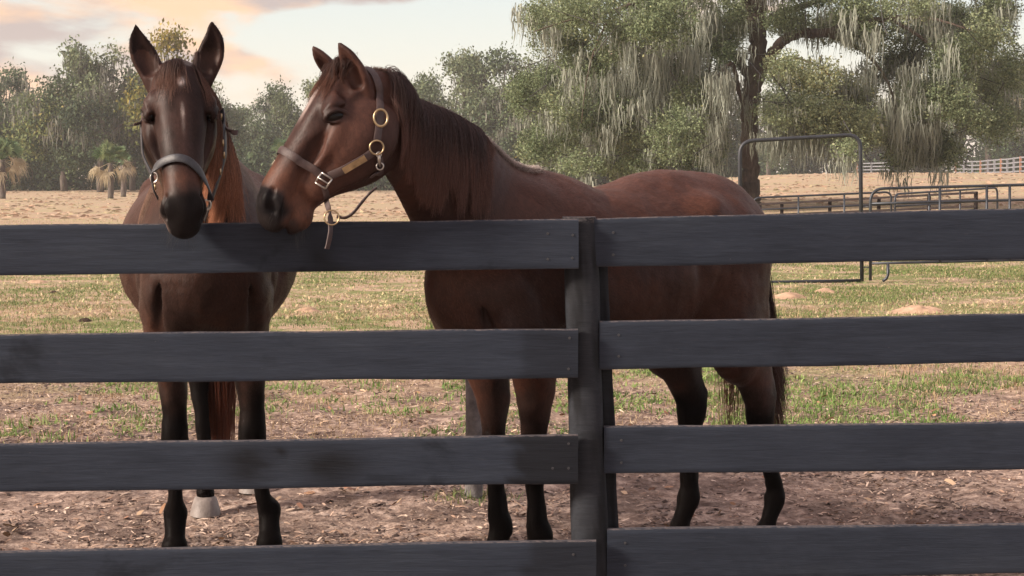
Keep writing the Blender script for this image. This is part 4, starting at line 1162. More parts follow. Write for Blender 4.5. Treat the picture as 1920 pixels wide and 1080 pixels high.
clods('dirt_clods', 26000, 5.9, 14, 75)
# ---------------------------------------------------------------- grass and weeds
def blades(name, px_, py_, nb, H_, Wd, spread, pal, seed, lean=.35, segs=2):
    g_ = np.random.default_rng(seed); n = len(px_); x = np.repeat(px_, nb) + g_.normal(0, 1, n * nb) * spread; y = np.repeat(py_, nb) + g_.normal(0, 1, n * nb) * spread
    N_ = n * nb; z = hgt(x, y) - .004; a = g_.random(N_) * 2 * pi; th = np.repeat(.55 + .9 * g_.random(n), nb)
    h = (H_[0] + (H_[1] - H_[0]) * g_.random(N_)) * th; w = Wd[0] + (Wd[1] - Wd[0]) * g_.random(N_)
    ln = np.abs(g_.normal(0, lean, N_)); dx, dy = np.cos(a) * ln * h, np.sin(a) * ln * h; b_ = g_.random(N_) * pi; ux, uy = np.cos(b_) * w / 2, np.sin(b_) * w / 2
    rows = []
    for k in range(segs + 1):
        t = k / segs; ww = 1 - t * .85; cx, cy, cz = x + dx * t * t, y + dy * t * t, z + h * (t - .25 * ln * t * t)
        rows.append(np.stack([cx - ux * ww, cy - uy * ww, cz], 1)); rows.append(np.stack([cx + ux * ww, cy + uy * ww, cz], 1))
    m = len(rows); V = np.stack(rows, 1).reshape(-1, 3); b = (np.arange(N_) * m)[:, None]
    F = np.concatenate([b + np.array([[2 * k, 2 * k + 1, 2 * k + 3, 2 * k + 2]]) for k in range(segs)])
    pal = np.array(pal); ti = g_.integers(0, len(pal), n); ci = np.where(g_.random(N_) < .3, g_.integers(0, len(pal), N_), np.repeat(ti, nb))
    col = pal[ci] * (.7 + .6 * g_.random((N_, 1)))
    o = mesh_np(name, V, F, MT['grass'], None, False, np.repeat(col, m, 0)); tag(o, kind='stuff'); return o
gm_ = Mat('grass_blade', .7, .2); at = gm_.n('ShaderNodeAttribute', attribute_name='coat'); gm_.color(at.outputs['Color'])
tr = gm_.n('ShaderNodeBsdfTranslucent', {0: at.outputs['Color']}); ms = gm_.n('ShaderNodeMixShader', {0: .25}); gm_.nt.links.new(gm_.b.outputs[0], ms.inputs[1]); gm_.nt.links.new(tr.outputs[0], ms.inputs[2]); gm_.nt.links.new(ms.outputs[0], gm_.nt.nodes['Material Output'].inputs[0])
MT['grass'] = gm_.m
GG = np.random.default_rng(81)
def cl(x, y, s, f=.5, seed=3): return sstep(f, f + .14, fbm(np.stack([x * s, y * s, x * 0], 1), seed, 4))
greenp = [(.11, .17, .05), (.16, .23, .07), (.22, .27, .10), (.09, .135, .05)]
strawp = [(.42, .31, .19), (.34, .24, .14), (.50, .39, .25), (.28, .20, .12)]
x, y = scatter(1900, 9.3, 18, GG, 1.0, lambda x, y: cl(x, y, .55, .50) * (.25 + .75 * sstep(9.5, 12.5, y))); blades('grass', x, y, 16, (.015, .05), (.004, .010), .06, greenp + [strawp[0]], 82, .5)
x, y = scatter(14000, 14, 32, GG, 1.0, lambda x, y: (cl(x, y, .45, .47) * .85 + .10) * (.35 + .65 * sstep(-.08, .08, x / y))); blades('grass', x, y, 12, (.015, .042), (.006, .014), .10, greenp + greenp + strawp[:1], 83, .9)
x, y = scatter(4500, 9.0, 20, GG, 1.0, lambda x, y: .3 + .7 * cl(x, y, .8, .45, 8)); blades('dry_grass', x, y, 9, (.015, .05), (.003, .009), .06, strawp, 84, 1.5)
x, y = scatter(9000, 18, 60, GG, 1.2); blades('dry_grass', x, y, 7, (.012, .040), (.015, .045), .16, [(.52, .42, .28), (.46, .37, .23), (.42, .38, .21), (.32, .36, .17)], 85, 1.0)
x, y = scatter(1500, 60, 200, GG, 1.2); blades('dry_grass', x, y, 6, (.02, .075), (.15, .5), .8, [(.44, .33, .24), (.40, .28, .20), (.36, .31, .20), (.34, .25, .18)], 86, .5)
flakes('straw_litter', 36000, 9.0, 22, (.02, .075), (.003, .008), [(.48, .37, .26), (.40, .30, .20), (.30, .21, .14), (.55, .45, .33), (.18, .12, .09)], 73, 1.1, None, .25)
# broad little weeds near the paddock edge
x, y = scatter(1100, 9.6, 17, GG, 1.0, lambda x, y: (.05 + .95 * cl(x, y, .9, .47, 14)) * (.45 + .55 * sstep(0, .1, x / y))); blades('weeds', x, y, 22, (.015, .05), (.008, .017), .06, [(.11, .19, .05), (.17, .27, .075), (.24, .33, .11)], 87, 1.0)
x, y = np.array([GG.normal(P(887, 900, 7.9)[0], .13, 26), 7.86 + GG.normal(0, .08, 26)]); blades('weeds', x, y, 8, (.02, .06), (.004, .009), .04, greenp + strawp[:2], 88, 1.0)

def mound(name, px, D, wpx, hpx, mat, label, cat, seed, group=None):
    c = P(px, 500, D); w = wpx / FPX * D / 2; h = hpx / FPX * D; n, m = 26, 40; V = []; z0 = float(hgt(np.array([c[0]]), np.array([D]))[0])
    for i in range(n):
        r = i / (n - 1)
        for j in range(m):
            a = 2 * pi * j / m; k = 1 + .35 * (fbm(np.array([[cos(a) * 1.3, sin(a) * 1.3, seed]]), seed, 3)[0] - .5)
            x, y = c[0] + cos(a) * r * w * k, D + sin(a) * r * w * .8 * k
            V.append((x, y, float(hgt(np.array([x]), np.array([y]))[0]) - .01 + h * (1 - r * r) ** 1.5 * (1 + .9 * (fbm(np.array([[x * 7, y * 7, seed]]), seed, 4)[0] - .5))))
    F = [(i * m + j, i * m + (j + 1) % m, (i + 1) * m + (j + 1) % m, (i + 1) * m + j) for i in range(n - 1) for j in range(m)]
    F = [tuple(reversed(f)) for f in F]
    o = mesh_np(name, V, F, mat, None, True); tag(o, label, cat, group); return o
MT['sand'] = simple('sandy_soil', (.42, .29, .20), .95, .1, 0, 9, .35, .6, 30)
MT['dung'] = simple('dung', (.05, .035, .028), .95, .1, 0, 20, .4, .8, 50)
mound('sand_mound', 1725, 18.8, 125, 17, MT['sand'], 'largest low sandy ant mound in the grass right of the pipe gate', 'mound', 1, 'sandy mounds in the grass')
mound('sand_mound', 1478, 21.0, 90, 12, MT['sand'], 'low sandy mound in the grass just behind the brown horse tail', 'mound', 2, 'sandy mounds in the grass')
mound('sand_mound', 1548, 22.0, 60, 9, MT['sand'], 'small sandy mound in the grass below the pipe arch', 'mound', 3, 'sandy mounds in the grass')
mound('sand_mound', 575, 19.0, 60, 10, MT['sand'], 'small sandy mound in the grass between the two horses', 'mound', 4, 'sandy mounds in the grass')
mound('sand_mound', 70, 24.2, 50, 7, MT['sand'], 'flat sandy mound in the dry field at the far left', 'mound', 5, 'sandy mounds in the grass')
mound('manure_pile', 158, 17.6, 34, 11, MT['dung'], 'dark manure pile on the dry grass left of the facing horse', 'manure', 6)
mound('manure_pile', 100, 22.0, 22, 6, MT['dung'], 'smaller dark manure pile further back at the left', 'manure', 7)

# a lone wooden post standing behind the brown horse
D = 7.9; a = P(888, 940, D); m_ = MB(); zs = np.linspace(-.15, 1.22, 16)
m_.tube([(a[0] + .004 * sin(z * 5), D, z) for z in zs], [.040 + .002 * sin(z * 9) for z in zs], 12)
po = mesh_np('wooden_post', np.concatenate(m_.V), m_.F, simple('grey_post', (.16, .15, .15), .85, .2, 0, 22, .4, .6, 60), None, True); auto_smooth(po, 50)
tag(po, 'weathered round post standing behind the front legs of the brown horse', 'post')

# ================================================================ PIPE CORRAL PANELS
MT['pipe'] = simple('galvanised_pipe', (.045, .052, .062), .45, .5, .6, 6, .3)
MT['pipe_dark'] = simple('dark_pipe', (.035, .040, .048), .5, .5, .3, 6, .3)
MT['rust'] = simple('brown_rail', (.022, .015, .014), .75, .3, .1, 10, .4)
def gz(px, D): p = P(px, 400, D); return float(hgt(np.array([p[0]]), np.array([D]))[0])
def hoop(pts_px, D, rad_px, seg=7):
    """rounded-corner path through photo points (px,py,D)"""
    p = [P(*q) for q in pts_px]; out = [p[0]]
    for i in range(1, len(p) - 1):
        a, b, c = p[i - 1], p[i], p[i + 1]; r = rad_px / FPX * D; u = norm(a - b); w = norm(c - b)
        for t in np.linspace(0, 1, seg): 
            q0, q1 = b + u * r, b + w * r; out.append((1 - t) ** 2 * q0 + 2 * t * (1 - t) * b + t * t * q1)
    out.append(p[-1]); return out
ar = empty('walk_through_gate', tuple(P(1500, 527, 24)))
tag(ar, 'tall grey pipe arch of a walk through gate beside the big oak trunk', 'gate')
m_ = MB(); m_.tube(hoop([(1389, 530, 24), (1387, 265, 24), (1613, 252, 24), (1616, 527, 24)], 24, 26), .0275, 10); m_.build('frame', MT['pipe_dark'], ar, True)
m_ = MB(); m_.tube([P(1389, 530, 24), P(1450, 529, 24.02), P(1616, 526, 24)], .022, 8); m_.build('threshold', MT['pipe'], ar, True)
for yy_ in (501, 388):
    m_ = MB(); m_.tube([P(1616, yy_, 24), P(1634, yy_, 23.9)], .010, 6); m_.build('hinge', MT['pipe'], ar, True)
def panel(x0, x1, t0, t1, b0, b1, D0, D1, nr, vert, label, r=.021, mat='pipe', feet=(), corner=16, name='corral_panel', group='pipe corral panels', open_right=False):
    e = empty(name, tuple(P((x0 + x1) / 2, (b0 + b1) / 2 + 30, (D0 + D1) / 2))); tag(e, label, 'panel', group)
    D = lambda px: D0 + (D1 - D0) * (px - x0) / (x1 - x0); Tt = lambda px: t0 + (t1 - t0) * (px - x0) / (x1 - x0); Bt = lambda px: b0 + (b1 - b0) * (px - x0) / (x1 - x0)
    m_ = MB(); path = [(x0, Bt(x0) + feet[0] if feet else Bt(x0), D0), (x0, t0, D0), (x1, t1, D1), (x1, Bt(x1) + (feet[0] if feet else 0), D1)]
    m_.tube(hoop(path, D0, corner), r, 10); m_.build('frame', MT[mat], e, True)
    for k in range(1, nr):
        s = k / (nr - 1); m_ = MB(); m_.tube([P(px, Tt(px) + (Bt(px) - Tt(px)) * s, D(px)) for px in np.linspace(x0 + 1, x1 - 1, 6)], r * .85, 8); m_.build('rail', MT[mat], e, True)
    for px in vert:
        m_ = MB(); m_.tube([P(px, Tt(px), D(px)) + [0, -.005, 0], P(px, Bt(px), D(px)) + [0, -.005, 0]], r * .9, 8); m_.build('upright', MT[mat], e, True)
    for px in feet[1:]:
        m_ = MB(); m_.tube([P(px, Bt(px), D(px)), P(px, Bt(px) + 22, D(px)), P(px - 3, Bt(px) + 29, D(px)), P(px - 10, Bt(px) + 34, D(px))], r, 8); m_.build('foot', MT[mat], e, True)
    return e
panel(1632, 2060, 354, 343, 494, 484, 23.9, 23.9, 6, (1762, 1850, 1893, 1980), 'nearest grey pipe panel running off to the right of the arch', feet=(32, 1665), corner=26)
panel(1413, 1671, 371, 360, 462, 452, 34, 34, 5, (1497, 1583), 'grey pipe panel seen through the foot of the arch', corner=12)
panel(1678, 1870, 364, 352, 455, 446, 33, 36, 5, (1742, 1800), 'grey pipe panel behind the nearest one, right of the arch', corner=14)
panel(1340, 1404, 366, 372, 458, 464, 33, 34, 5, (), 'short pipe panel end showing between the rump of the brown horse and the oak trunk', corner=12)
e = empty('brown_rail_fence', tuple(P(1600, 440, 42))); tag(e, 'low rusty brown rail fence behind the grey panels', 'fence')
for k, off in enumerate((0, 12.5, 26)):
    m_ = MB(); a, b = P(1425, 383 + off * .8, 40), P(1831, 361 + off, 36); d = b - a; L_ = np.linalg.norm(d); yw = math.atan2(d[1], d[0]); pt = math.atan2(d[2], math.hypot(d[0], d[1]))
    Rm = np.array(Matrix.Rotation(yw, 3, 'Z') @ Matrix.Rotation(-pt, 3, 'Y')); m_.box((a + b) / 2, (L_, .05, .048), Rm, .006); m_.build('rail', MT['rust'], e)
for px, yt in ((1425, 383), (1466, 381), (1556, 376), (1648, 371), (1742, 366), (1830, 360)):
    D = 40 - 4 * (px - 1425) / 406; t = P(px, yt - 1, D + .06); m_ = MB(); z0 = gz(px, D) - .05; m_.box((t[0], t[1], (t[2] + z0) / 2), (.07, .07, t[2] - z0), None, .006); m_.build('post', MT['rust'], e)

# far board fence on the rise, right
MT['farwood'] = simple('weathered_boards', (.20, .21, .23), .8, .2, 0, 3, .25)
MT['farpost'] = simple('post_sun_tint', (.30, .16, .11), .8, .2, 0, 3, .3)  # orange of the low sun on the posts, put into their base colour
def far_fence(pts, label, hh=1.4, nrail=4, step=4.5, name='pasture_fence'):
    e = empty(name, (*pts[0], float(hgt(np.array([pts[0][0]]), np.array([pts[0][1]]))[0]))); tag(e, label, 'fence', 'far pasture fences')
    R_ = catmull([(p[0], p[1], 0) for p in pts], 40) if len(pts) > 2 else np.array([[pts[0][0] + (pts[1][0] - pts[0][0]) * t, pts[0][1] + (pts[1][1] - pts[0][1]) * t, 0] for t in np.linspace(0, 1, 60)])
    d = np.concatenate([[0], np.cumsum(np.linalg.norm(np.diff(R_, axis=0), axis=1))]); s = np.arange(0, d[-1], step); q = np.stack([np.interp(s, d, R_[:, k]) for k in (0, 1)], 1); z = hgt(q[:, 0], q[:, 1])
    for k in range(nrail):
        zz = hh - .08 - k * (hh - .25) / (nrail - 1); V = []; F = []
        for i in range(len(q)): V += [(q[i, 0], q[i, 1], z[i] + zz - .06), (q[i, 0], q[i, 1], z[i] + zz + .06), (q[i, 0], q[i, 1] + .04, z[i] + zz + .06), (q[i, 0], q[i, 1] + .04, z[i] + zz - .06)]
        for i in range(len(q) - 1):
            for j in range(4): F.append((i * 4 + j, i * 4 + (j + 1) % 4, i * 4 + 4 + (j + 1) % 4, i * 4 + 4 + j))
        mesh_np('rail', V, F, MT['farwood'], e, False)
    for i in range(0, len(q)):
        m_ = MB(); m_.box((q[i, 0], q[i, 1] - .08, z[i] + hh / 2 - .05), (.16, .14, hh + .12), None, .0); m_.build('post', MT['farpost'] if i % 3 == 0 else MT['farwood'], e)
def XD(px, D): return ((px - 960) / FPX * D, D)
far_fence([XD(1790, 190), XD(1850, 172), XD(1925, 145), XD(2010, 120)], 'grey board fence on the rise at the right edge, in front of the woods')
far_fence([XD(1605, 212), XD(1650, 205), XD(1700, 200)], 'faint grey board fence under the hanging moss, right of the arch')
# ================================================================ TREES
def leaf_mat(name, cols, trans=.3):
    m = Mat(name, .65, .2)
    at = m.n('ShaderNodeAttribute', attribute_name='coat'); oi = m.n('ShaderNodeObjectInfo')
    c = m.mixc(1.0, at.outputs['Color'], m.ramp(oi.outputs['Random'], cols), 'MULTIPLY')
    m.color(c)
    tr = m.n('ShaderNodeBsdfTranslucent', {0: c}); ms = m.n('ShaderNodeMixShader', {0: trans}); m.nt.links.new(m.b.outputs[0], ms.inputs[1]); m.nt.links.new(tr.outputs[0], ms.inputs[2]); m.nt.links.new(ms.outputs[0], m.nt.nodes['Material Output'].inputs[0])
    return m.m
MT['leaf'] = leaf_mat('oak_leaves', [(0, (.85, .9, .85)), (.5, (1, 1, 1)), (1, (1.15, 1.1, .95))])
MT['moss'] = leaf_mat('spanish_moss', [(0, (.9, .9, .9)), (1, (1.1, 1.1, 1.1))], .25)
def bark_mat(name, base):
    m = Mat(name, .9, .15); n = m.noise(m.coord((7, 7, 1.6)), 1.6, 6, .7, .4); n2 = m.noise(m.coord(), .8, 4, .6)
    c = m.ramp(n, [(.3, tuple(x * .45 for x in base)), (.55, base), (.75, tuple(min(1, x * 1.7) for x in base))])
    c = m.mixc(m.ramp(n2, [(.45, (0, 0, 0)), (.65, (.5, .5, .5))]), c, (.13, .13, .085)); m.color(c); m.bump(n, .8, .06); return m.m
MT['bark'] = bark_mat('oak_bark', (.105, .078, .066)); MT['bark_far'] = bark_mat('far_bark', (.13, .11, .10))

def leaf_cloud(lobes, n, size, pal, g, flat=.75):
    """lobes: (x,y,z,rx,ry,rz,weight,tint) -> quads bent and turned at random, gathered in twigs"""
    lobes = np.array(lobes, float); w = lobes[:, 6] * (lobes[:, 3] * lobes[:, 5]); w /= w.sum()
    ntw = max(1, n // 9); li = g.choice(len(lobes), ntw, p=w); L = lobes[li]
    d = g.normal(0, 1, (ntw, 3)); d /= np.linalg.norm(d, axis=1)[:, None]; r = (g.random(ntw) ** .55)[:, None]
    r = r * (.72 + .55 * fbm(d * 2.2 + li[:, None] * 3.1, 4, 3))[:, None]
    tw = L[:, :3] + d * r * L[:, 3:6]
    dens = fbm(tw / (size * 9.0), 77, 3); keep = dens > .40 ; tw, L, d = tw[keep], L[keep], d[keep]; ntw = len(tw)
    tint = L[:, 7]; k = 9
    c = np.repeat(tw, k, 0) + g.normal(0, 1, (ntw * k, 3)) * size * 1.25 + np.repeat(d, k, 0) * g.random((ntw * k, 1)) * size * 1.5; N_ = len(c)
    nrm = g.normal(0, 1, (N_, 3)) + [0, 0, flat]; nrm /= np.linalg.norm(nrm, axis=1)[:, None]
    u = np.cross(nrm, g.normal(0, 1, (N_, 3))); u /= np.linalg.norm(u, axis=1)[:, None]; v = np.cross(nrm, u)
    s = size * (.5 + .9 * g.random((N_, 1))) / 2
    V = np.stack([c - u * s * 1.3, c - v * s * .7 + nrm * s * .25, c + u * s * 1.3, c + v * s * .7 + nrm * s * .25], 1).reshape(-1, 3)
    F = np.arange(N_ * 4).reshape(-1, 4)
    pal = np.array(pal); ti = np.clip((np.repeat(tint, k) + g.normal(0, .16, N_)) * (len(pal) - 1), 0, len(pal) - 1.001); i0 = ti.astype(int); f = (ti - i0)[:, None]
    col = (pal[i0] * (1 - f) + pal[i0 + 1] * f) * (.62 + .76 * g.random((N_, 1)))
    return V, F, np.repeat(col, 4, 0)
def moss_mesh(tops, lens, g, width=.05, nr=9, segs=7, spread=.16, col=((.30, .30, .235), (.42, .40, .33))):
    n = len(tops); N_ = n * nr; L = np.repeat(lens, nr) * (.35 + .75 * g.random(N_)); base = np.repeat(tops, nr, 0) + g.normal(0, 1, (N_, 3)) * [spread, spread, spread * .6]
    a = g.random(N_) * pi; ux, uy = np.cos(a), np.sin(a); w = width * (.4 + g.random(N_)); ph = g.random(N_) * 6.3; rows = []
    for k in range(segs + 1):
        t = k / segs; ww = w * (.55 + .6 * np.sin(pi * min(1, t * 1.15 + .1))) * (1 - t * t * .95) * (.7 + .6 * g.random(N_))
        cx = base[:, 0] + .04 * L * np.sin(ph + t * 5) + .008 * L * np.sin(ph * 3 + t * 11) + g.normal(0, .014, N_) * L; cy = base[:, 1] + .05 * L * np.cos(ph * 2 + t * 4); cz = base[:, 2] - L * t
        rows.append(np.stack([cx - ux * ww, cy - uy * ww, cz], 1)); rows.append(np.stack([cx + ux * ww, cy + uy * ww, cz], 1))
    m = len(rows); V = np.stack(rows, 1).reshape(-1, 3); b = (np.arange(N_) * m)[:, None]
    F = np.concatenate([b + np.array([[2 * k, 2 * k + 1, 2 * k + 3, 2 * k + 2]]) for k in range(segs)])
    t = g.random((N_, 1)); c = np.array(col[0]) * (1 - t) + np.array(col[1]) * t; c = c * (.7 + .5 * g.random((N_, 1)))
    return V, F, np.repeat(c, m, 0)

# ---- the big live oak ------------------------------------------------
gO = np.random.default_rng(101)
DO = 60.0; base = P(1408, 392, DO); bz = float(hgt(np.array([base[0]]), np.array([DO]))[0])
oak = empty('live_oak', (base[0], DO, bz)); tag(oak, 'large live oak hung with pale moss, its trunk rising behind the pipe arch', 'tree')
def limb(rows, name='limb', n=12, parent=oak, mat='bark', D=DO):
    """rows px,py,depth offset,radius"""
    R_ = catmull([(*P(r[0], r[1], D + r[2]), r[3]) for r in rows], 7); R_[1:, :3] += gO.normal(0, 1, (len(R_) - 1, 3)) * R_[1:, 3:4] * .10; m_ = MB(); m_.tube(R_[:, :3], np.maximum(R_[:, 3], .012), n); return m_
m_ = limb([(1410, 425, 0, .46), (1408, 390, 0, .36), (1407, 350, 0, .31), (1406, 290, 0, .28), (1405, 240, 0, .28), (1407, 200, 0, .30), (1412, 160, 0, .30), (1420, 110, .1, .28), (1422, 60, .2, .30), (1418, 10, .3, .33), (1415, -60, .3, .25), (1420, -150, .2, .18), (1410, -260, 0, .08)], n=20)
m_.build('trunk', MT['bark'], oak, True)
limbs = [[(1408, 175, 0, .22), (1435, 128, -.3, .20), (1462, 82, -.6, .18), (1495, 64, -1, .17), (1545, 62, -1.4, .15), (1600, 48, -2, .12), (1670, 34, -2.4, .09), (1750, 36, -3, .05), (1830, 60, -3.4, .02)],
    [(1420, 60, .2, .16), (1455, 28, .6, .13), (1500, 14, 1.2, .11), (1560, -8, 2, .07), (1650, -30, 3, .03)],
    [(1405, 145, 0, .17), (1380, 108, .5, .14), (1340, 84, 1, .11), (1290, 78, 1.6, .09), (1230, 96, 2, .06), (1160, 88, 2.4, .04), (1090, 110, 3, .02)],
    [(1418, 20, .2, .20), (1375, -20, -.5, .16), (1310, -30, -1.2, .13), (1230, -10, -2, .10), (1150, 20, -2.8, .06), (1060, 40, -3.2, .03), (1000, 60, -3.5, .015)],
    [(1408, 230, 0, .09), (1385, 170, -.8, .08), (1372, 120, -1.6, .07), (1340, 150, -2.2, .05), (1300, 200, -2.8, .03), (1270, 260, -3, .015)],
    [(1545, 62, -1.4, .09), (1610, 90, -1.2, .07), (1650, 130, -1.4, .05), (1675, 180, -1.6, .03), (1690, 240, -1.8, .015)],
    [(1670, 34, -2.4, .06), (1740, 80, -2.2, .05), (1790, 140, -2.0, .03), (1810, 210, -2, .015)],
    [(1435, 128, -.3, .06), (1475, 108, -2, .05), (1520, 118, -3.2, .035), (1570, 150, -4.2, .02)],
    [(1230, 96, 2, .04), (1200, 140, 2, .03), (1170, 200, 1.5, .02), (1150, 260, 1, .01)],
    [(1560, -8, 2, .05), (1640, 20, 3, .04), (1720, 60, 4, .03), (1800, 90, 4.4, .015)],
    [(1150, 20, -2.8, .04), (1120, 80, -3, .03), (1100, 150, -3, .02), (1090, 230, -3.2, .012)],
    [(1340, 84, 1, .05), (1330, 130, .6, .035), (1318, 190, .2, .025), (1325, 260, 0, .012)]]
for l in limbs: limb(l).build('limb', MT['bark'], oak, True)
LB = [(1010, 30, 38, 30), (1045, 75, 60, 45), (1100, 30, 75, 45), (1030, 150, 42, 42), (1100, 130, 60, 50), (1150, 70, 60, 50), (1120, 210, 70, 55), (1050, 240, 55, 50), (1180, 240, 70, 55), (1120, 295, 60, 32), (1230, 50, 70, 50), (1250, 140, 55, 50), (1310, 80, 60, 50),
      (1255, 240, 55, 55), (1330, 170, 35, 45), (1330, 250, 42, 48), (1250, 10, 80, 35), (1360, 30, 50, 50), (1370, 95, 35, 40), (1395, 30, 30, 35), (1450, 135, 40, 22), (1520, 150, 75, 34), (1590, 190, 60, 42), (1480, 210, 62, 36), (1545, 225, 70, 40), (1620, 240, 40, 40), (1560, 45, 80, 30), (1480, 40, 45, 30),
      (1640, 60, 70, 40), (1700, 110, 55, 45), (1655, 150, 45, 40), (1735, 60, 70, 45), (1790, 30, 60, 40), (1800, 110, 60, 55), (1730, 180, 55, 45), (1685, 250, 45, 50), (1745, 270, 45, 45), (1790, 190, 50, 45), (1860, 70, 45, 50), (1850, 150, 45, 50), (1880, 20, 40, 30), (1830, 220, 35, 30), (1620, 15, 70, 25), (1710, 10, 60, 25), (1180, -10, 70, 30), (1080, -15, 60, 25), (1440, -20, 60, 25), (1530, -5, 60, 22),
      (1160, 310, 40, 22), (1310, 300, 30, 22), (1700, 305, 32, 22), (1775, 290, 25, 28), (1600, 285, 25, 22), (1500, 255, 40, 18), (990, 190, 38, 50), (1015, 275, 48, 40), (1085, 305, 50, 25), (1225, 308, 45, 25), (1880, 225, 38, 55), (1900, 130, 30, 55), (1200, 150, 60, 45), (1070, 190, 50, 40), (1290, 180, 45, 40), (1330, -60, 120, 50), (1200, -90, 120, 50), (1450, -110, 160, 60), (1600, -90, 150, 50), (1750, -60, 120, 45), (1350, -200, 160, 60), (1550, -190, 150, 50)]
lobes = []; 
for (a, b, rx, ry) in LB:
    front = 1400 < a < 1640 and 110 < b < 250
    for rep in range(2):
        dd = gO.normal(-3.5 if front else 0, 1.0 if front else 2.6); p = P(a + gO.normal(0, 8), b + gO.normal(0, 6), DO + dd); k = DO / FPX
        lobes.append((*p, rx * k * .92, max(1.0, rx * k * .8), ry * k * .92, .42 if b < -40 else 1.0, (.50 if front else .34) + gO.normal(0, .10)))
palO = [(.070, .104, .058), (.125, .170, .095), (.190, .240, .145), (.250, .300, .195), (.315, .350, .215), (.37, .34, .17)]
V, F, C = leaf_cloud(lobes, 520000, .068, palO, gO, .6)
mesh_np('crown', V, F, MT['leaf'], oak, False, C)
tw = []
for _ in range(420):                                     # fine bare twigs inside the crown
    l = lobes[gO.integers(0, len(lobes))]
    if l[2] > 11: continue
    c = np.array(l[:3]) + gO.normal(0, .5, 3) * np.array(l[3:6]); d = gO.normal(0, 1, 3) + [0, 0, -.4]; d /= np.linalg.norm(d); L_ = .7 + gO.random() * 1.6; q = gO.normal(0, .22, 3)
    tw.append([c + d * L_ * t + q * np.sin(t * 3) * .6 for t in np.linspace(-.5, .5, 7)])
tw = np.array(tw); rr = np.linspace(.022, .006, 7)[None] * np.ones((len(tw), 1)); strands(tw, rr, np.full((len(tw), 7, 3), .07), 'twigs', hair_mat('twig_bark', .9), oak)
MS = [(1185, 20, 200, 14, 10), (1175, 60, 120, 14, 10), (1225, 60, 120, 16, 16), (1255, 70, 150, 22, 18), (1290, 90, 120, 18, 16), (1345, 150, 130, 24, 26), (1375, 160, 110, 14, 12), (1250, 160, 150, 34, 26), (1200, 200, 110, 40, 24), (1140, 190, 120, 40, 26), (1110, 240, 80, 40, 20), (1085, 130, 110, 26, 12), (1325, 230, 90, 30, 20), (1040, 230, 80, 30, 14), (1280, 260, 60, 30, 14),
      (1160, 140, 130, 26, 18), (1340, 40, 130, 30, 18), (1050, 60, 90, 30, 8), (1460, 235, 80, 40, 26), (1520, 255, 70, 50, 30), (1490, 245, 90, 18, 12), (1565, 270, 60, 12, 10), (1640, 190, 90, 40, 18), (1680, 220, 110, 34, 34), (1730, 240, 90, 30, 26), (1660, 140, 90, 30, 14), (1720, 130, 90, 40, 16), (1780, 200, 70, 26, 12), (1800, 100, 100, 30, 12), (1750, 40, 100, 50, 14), (1600, 60, 90, 60, 14), (1560, 120, 80, 60, 12), (1850, 120, 80, 26, 8), (1400, 60, 80, 20, 8), (1310, 20, 90, 60, 16), (1440, 240, 70, 18, 10), (1625, 250, 45, 20, 8)]
tops, lens = [], []
for (a, b, L_, sp, n_) in MS:
    for _ in range(int(n_ * .45)):
        k = DO / FPX; dd = -4.2 if (1420 < a < 1580 and b > 230) else gO.normal(-1.6, 1.8)
        tops.append(P(a + gO.normal(0, sp * .75), b + gO.normal(0, 16), DO + dd)); lens.append(L_ * k * (.45 + .6 * gO.random()))
for _ in range(230):
    l = lobes[gO.integers(0, len(lobes))]
    if l[2] > 9.5: continue
    tops.append(np.array(l[:3]) + gO.normal(0, .55, 3) * np.array(l[3:6]) + [0, -.5, -.1]); lens.append(.35 + .9 * gO.random())
V, F, C = moss_mesh(np.array(tops), np.array(lens) * .9, gO, .017, 24, 8, .17, ((.20, .225, .185), (.33, .355, .295)))
mesh_np('moss', V, F, MT['moss'], oak, False, C)

# ---- prototypes for the woods behind --------------------------------
def bg_tree(seed, Ht, Wd_, moss, pal, open_=.0, n=11000, name='oak_tree', tint=.35, low=.22, ls=.30):
    g_ = np.random.default_rng(seed); e = empty(name); m_ = MB(); zt = Ht * .55
    R_ = np.array([(g_.normal(0, .12) * i * .4, g_.normal(0, .12) * i * .4, zt * i / 6) for i in range(7)]); m_.tube(R_, np.linspace(.34, .14, 7) * Ht / 12, 8)
    tk = m_.build('trunk', MT['bark_far'], e, True); lob = []
    nl = 22
    for i in range(nl):
        a = g_.random() * 2 * pi; t = g_.random(); z = Ht * (low + (1 - low - .08) * t); rr = Wd_ / 2 * (1 - .75 * max(0, t - .45) ** 1.2 * 1.6) * (.35 + .6 * g_.random()); x, y = cos(a) * rr, sin(a) * rr; s = Wd_ * (.13 + .09 * g_.random()) * (1.05 - .45 * t)
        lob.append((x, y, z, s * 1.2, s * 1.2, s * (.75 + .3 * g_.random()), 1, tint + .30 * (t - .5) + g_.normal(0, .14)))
        if i % 3 == 0: q = MB(); q.tube(catmull([R_[3] * [1, 1, 0] + [0, 0, zt * .6], (x * .5, y * .5, z * .75 + zt * .15), (x, y, z)], 4), np.linspace(.12, .04, 9) * Ht / 12, 6); q.build('limb', MT['bark_far'], e, True)
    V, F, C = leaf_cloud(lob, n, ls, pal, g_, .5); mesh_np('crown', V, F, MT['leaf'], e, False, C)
    if moss:
        L = np.array(lob); k = g_.integers(0, nl, moss); tp = L[k, :3] + g_.normal(0, .55, (moss, 3)) * L[k, 3:6] + [0, -.4, -.2]; tp = tp[tp[:, 2] > Ht * .36]; moss = len(tp); V, F, C = moss_mesh(tp, Ht * (.06 + .11 * g_.random(moss)), g_, .055, 11, 5, .38, ((.13, .14, .115), (.22, .225, .19))); mesh_np('moss', V, F, MT['moss'], e, False, C)
    return e
pal1 = [(.034, .058, .030), (.074, .116, .056), (.130, .180, .088), (.180, .220, .098), (.28, .26, .11)]
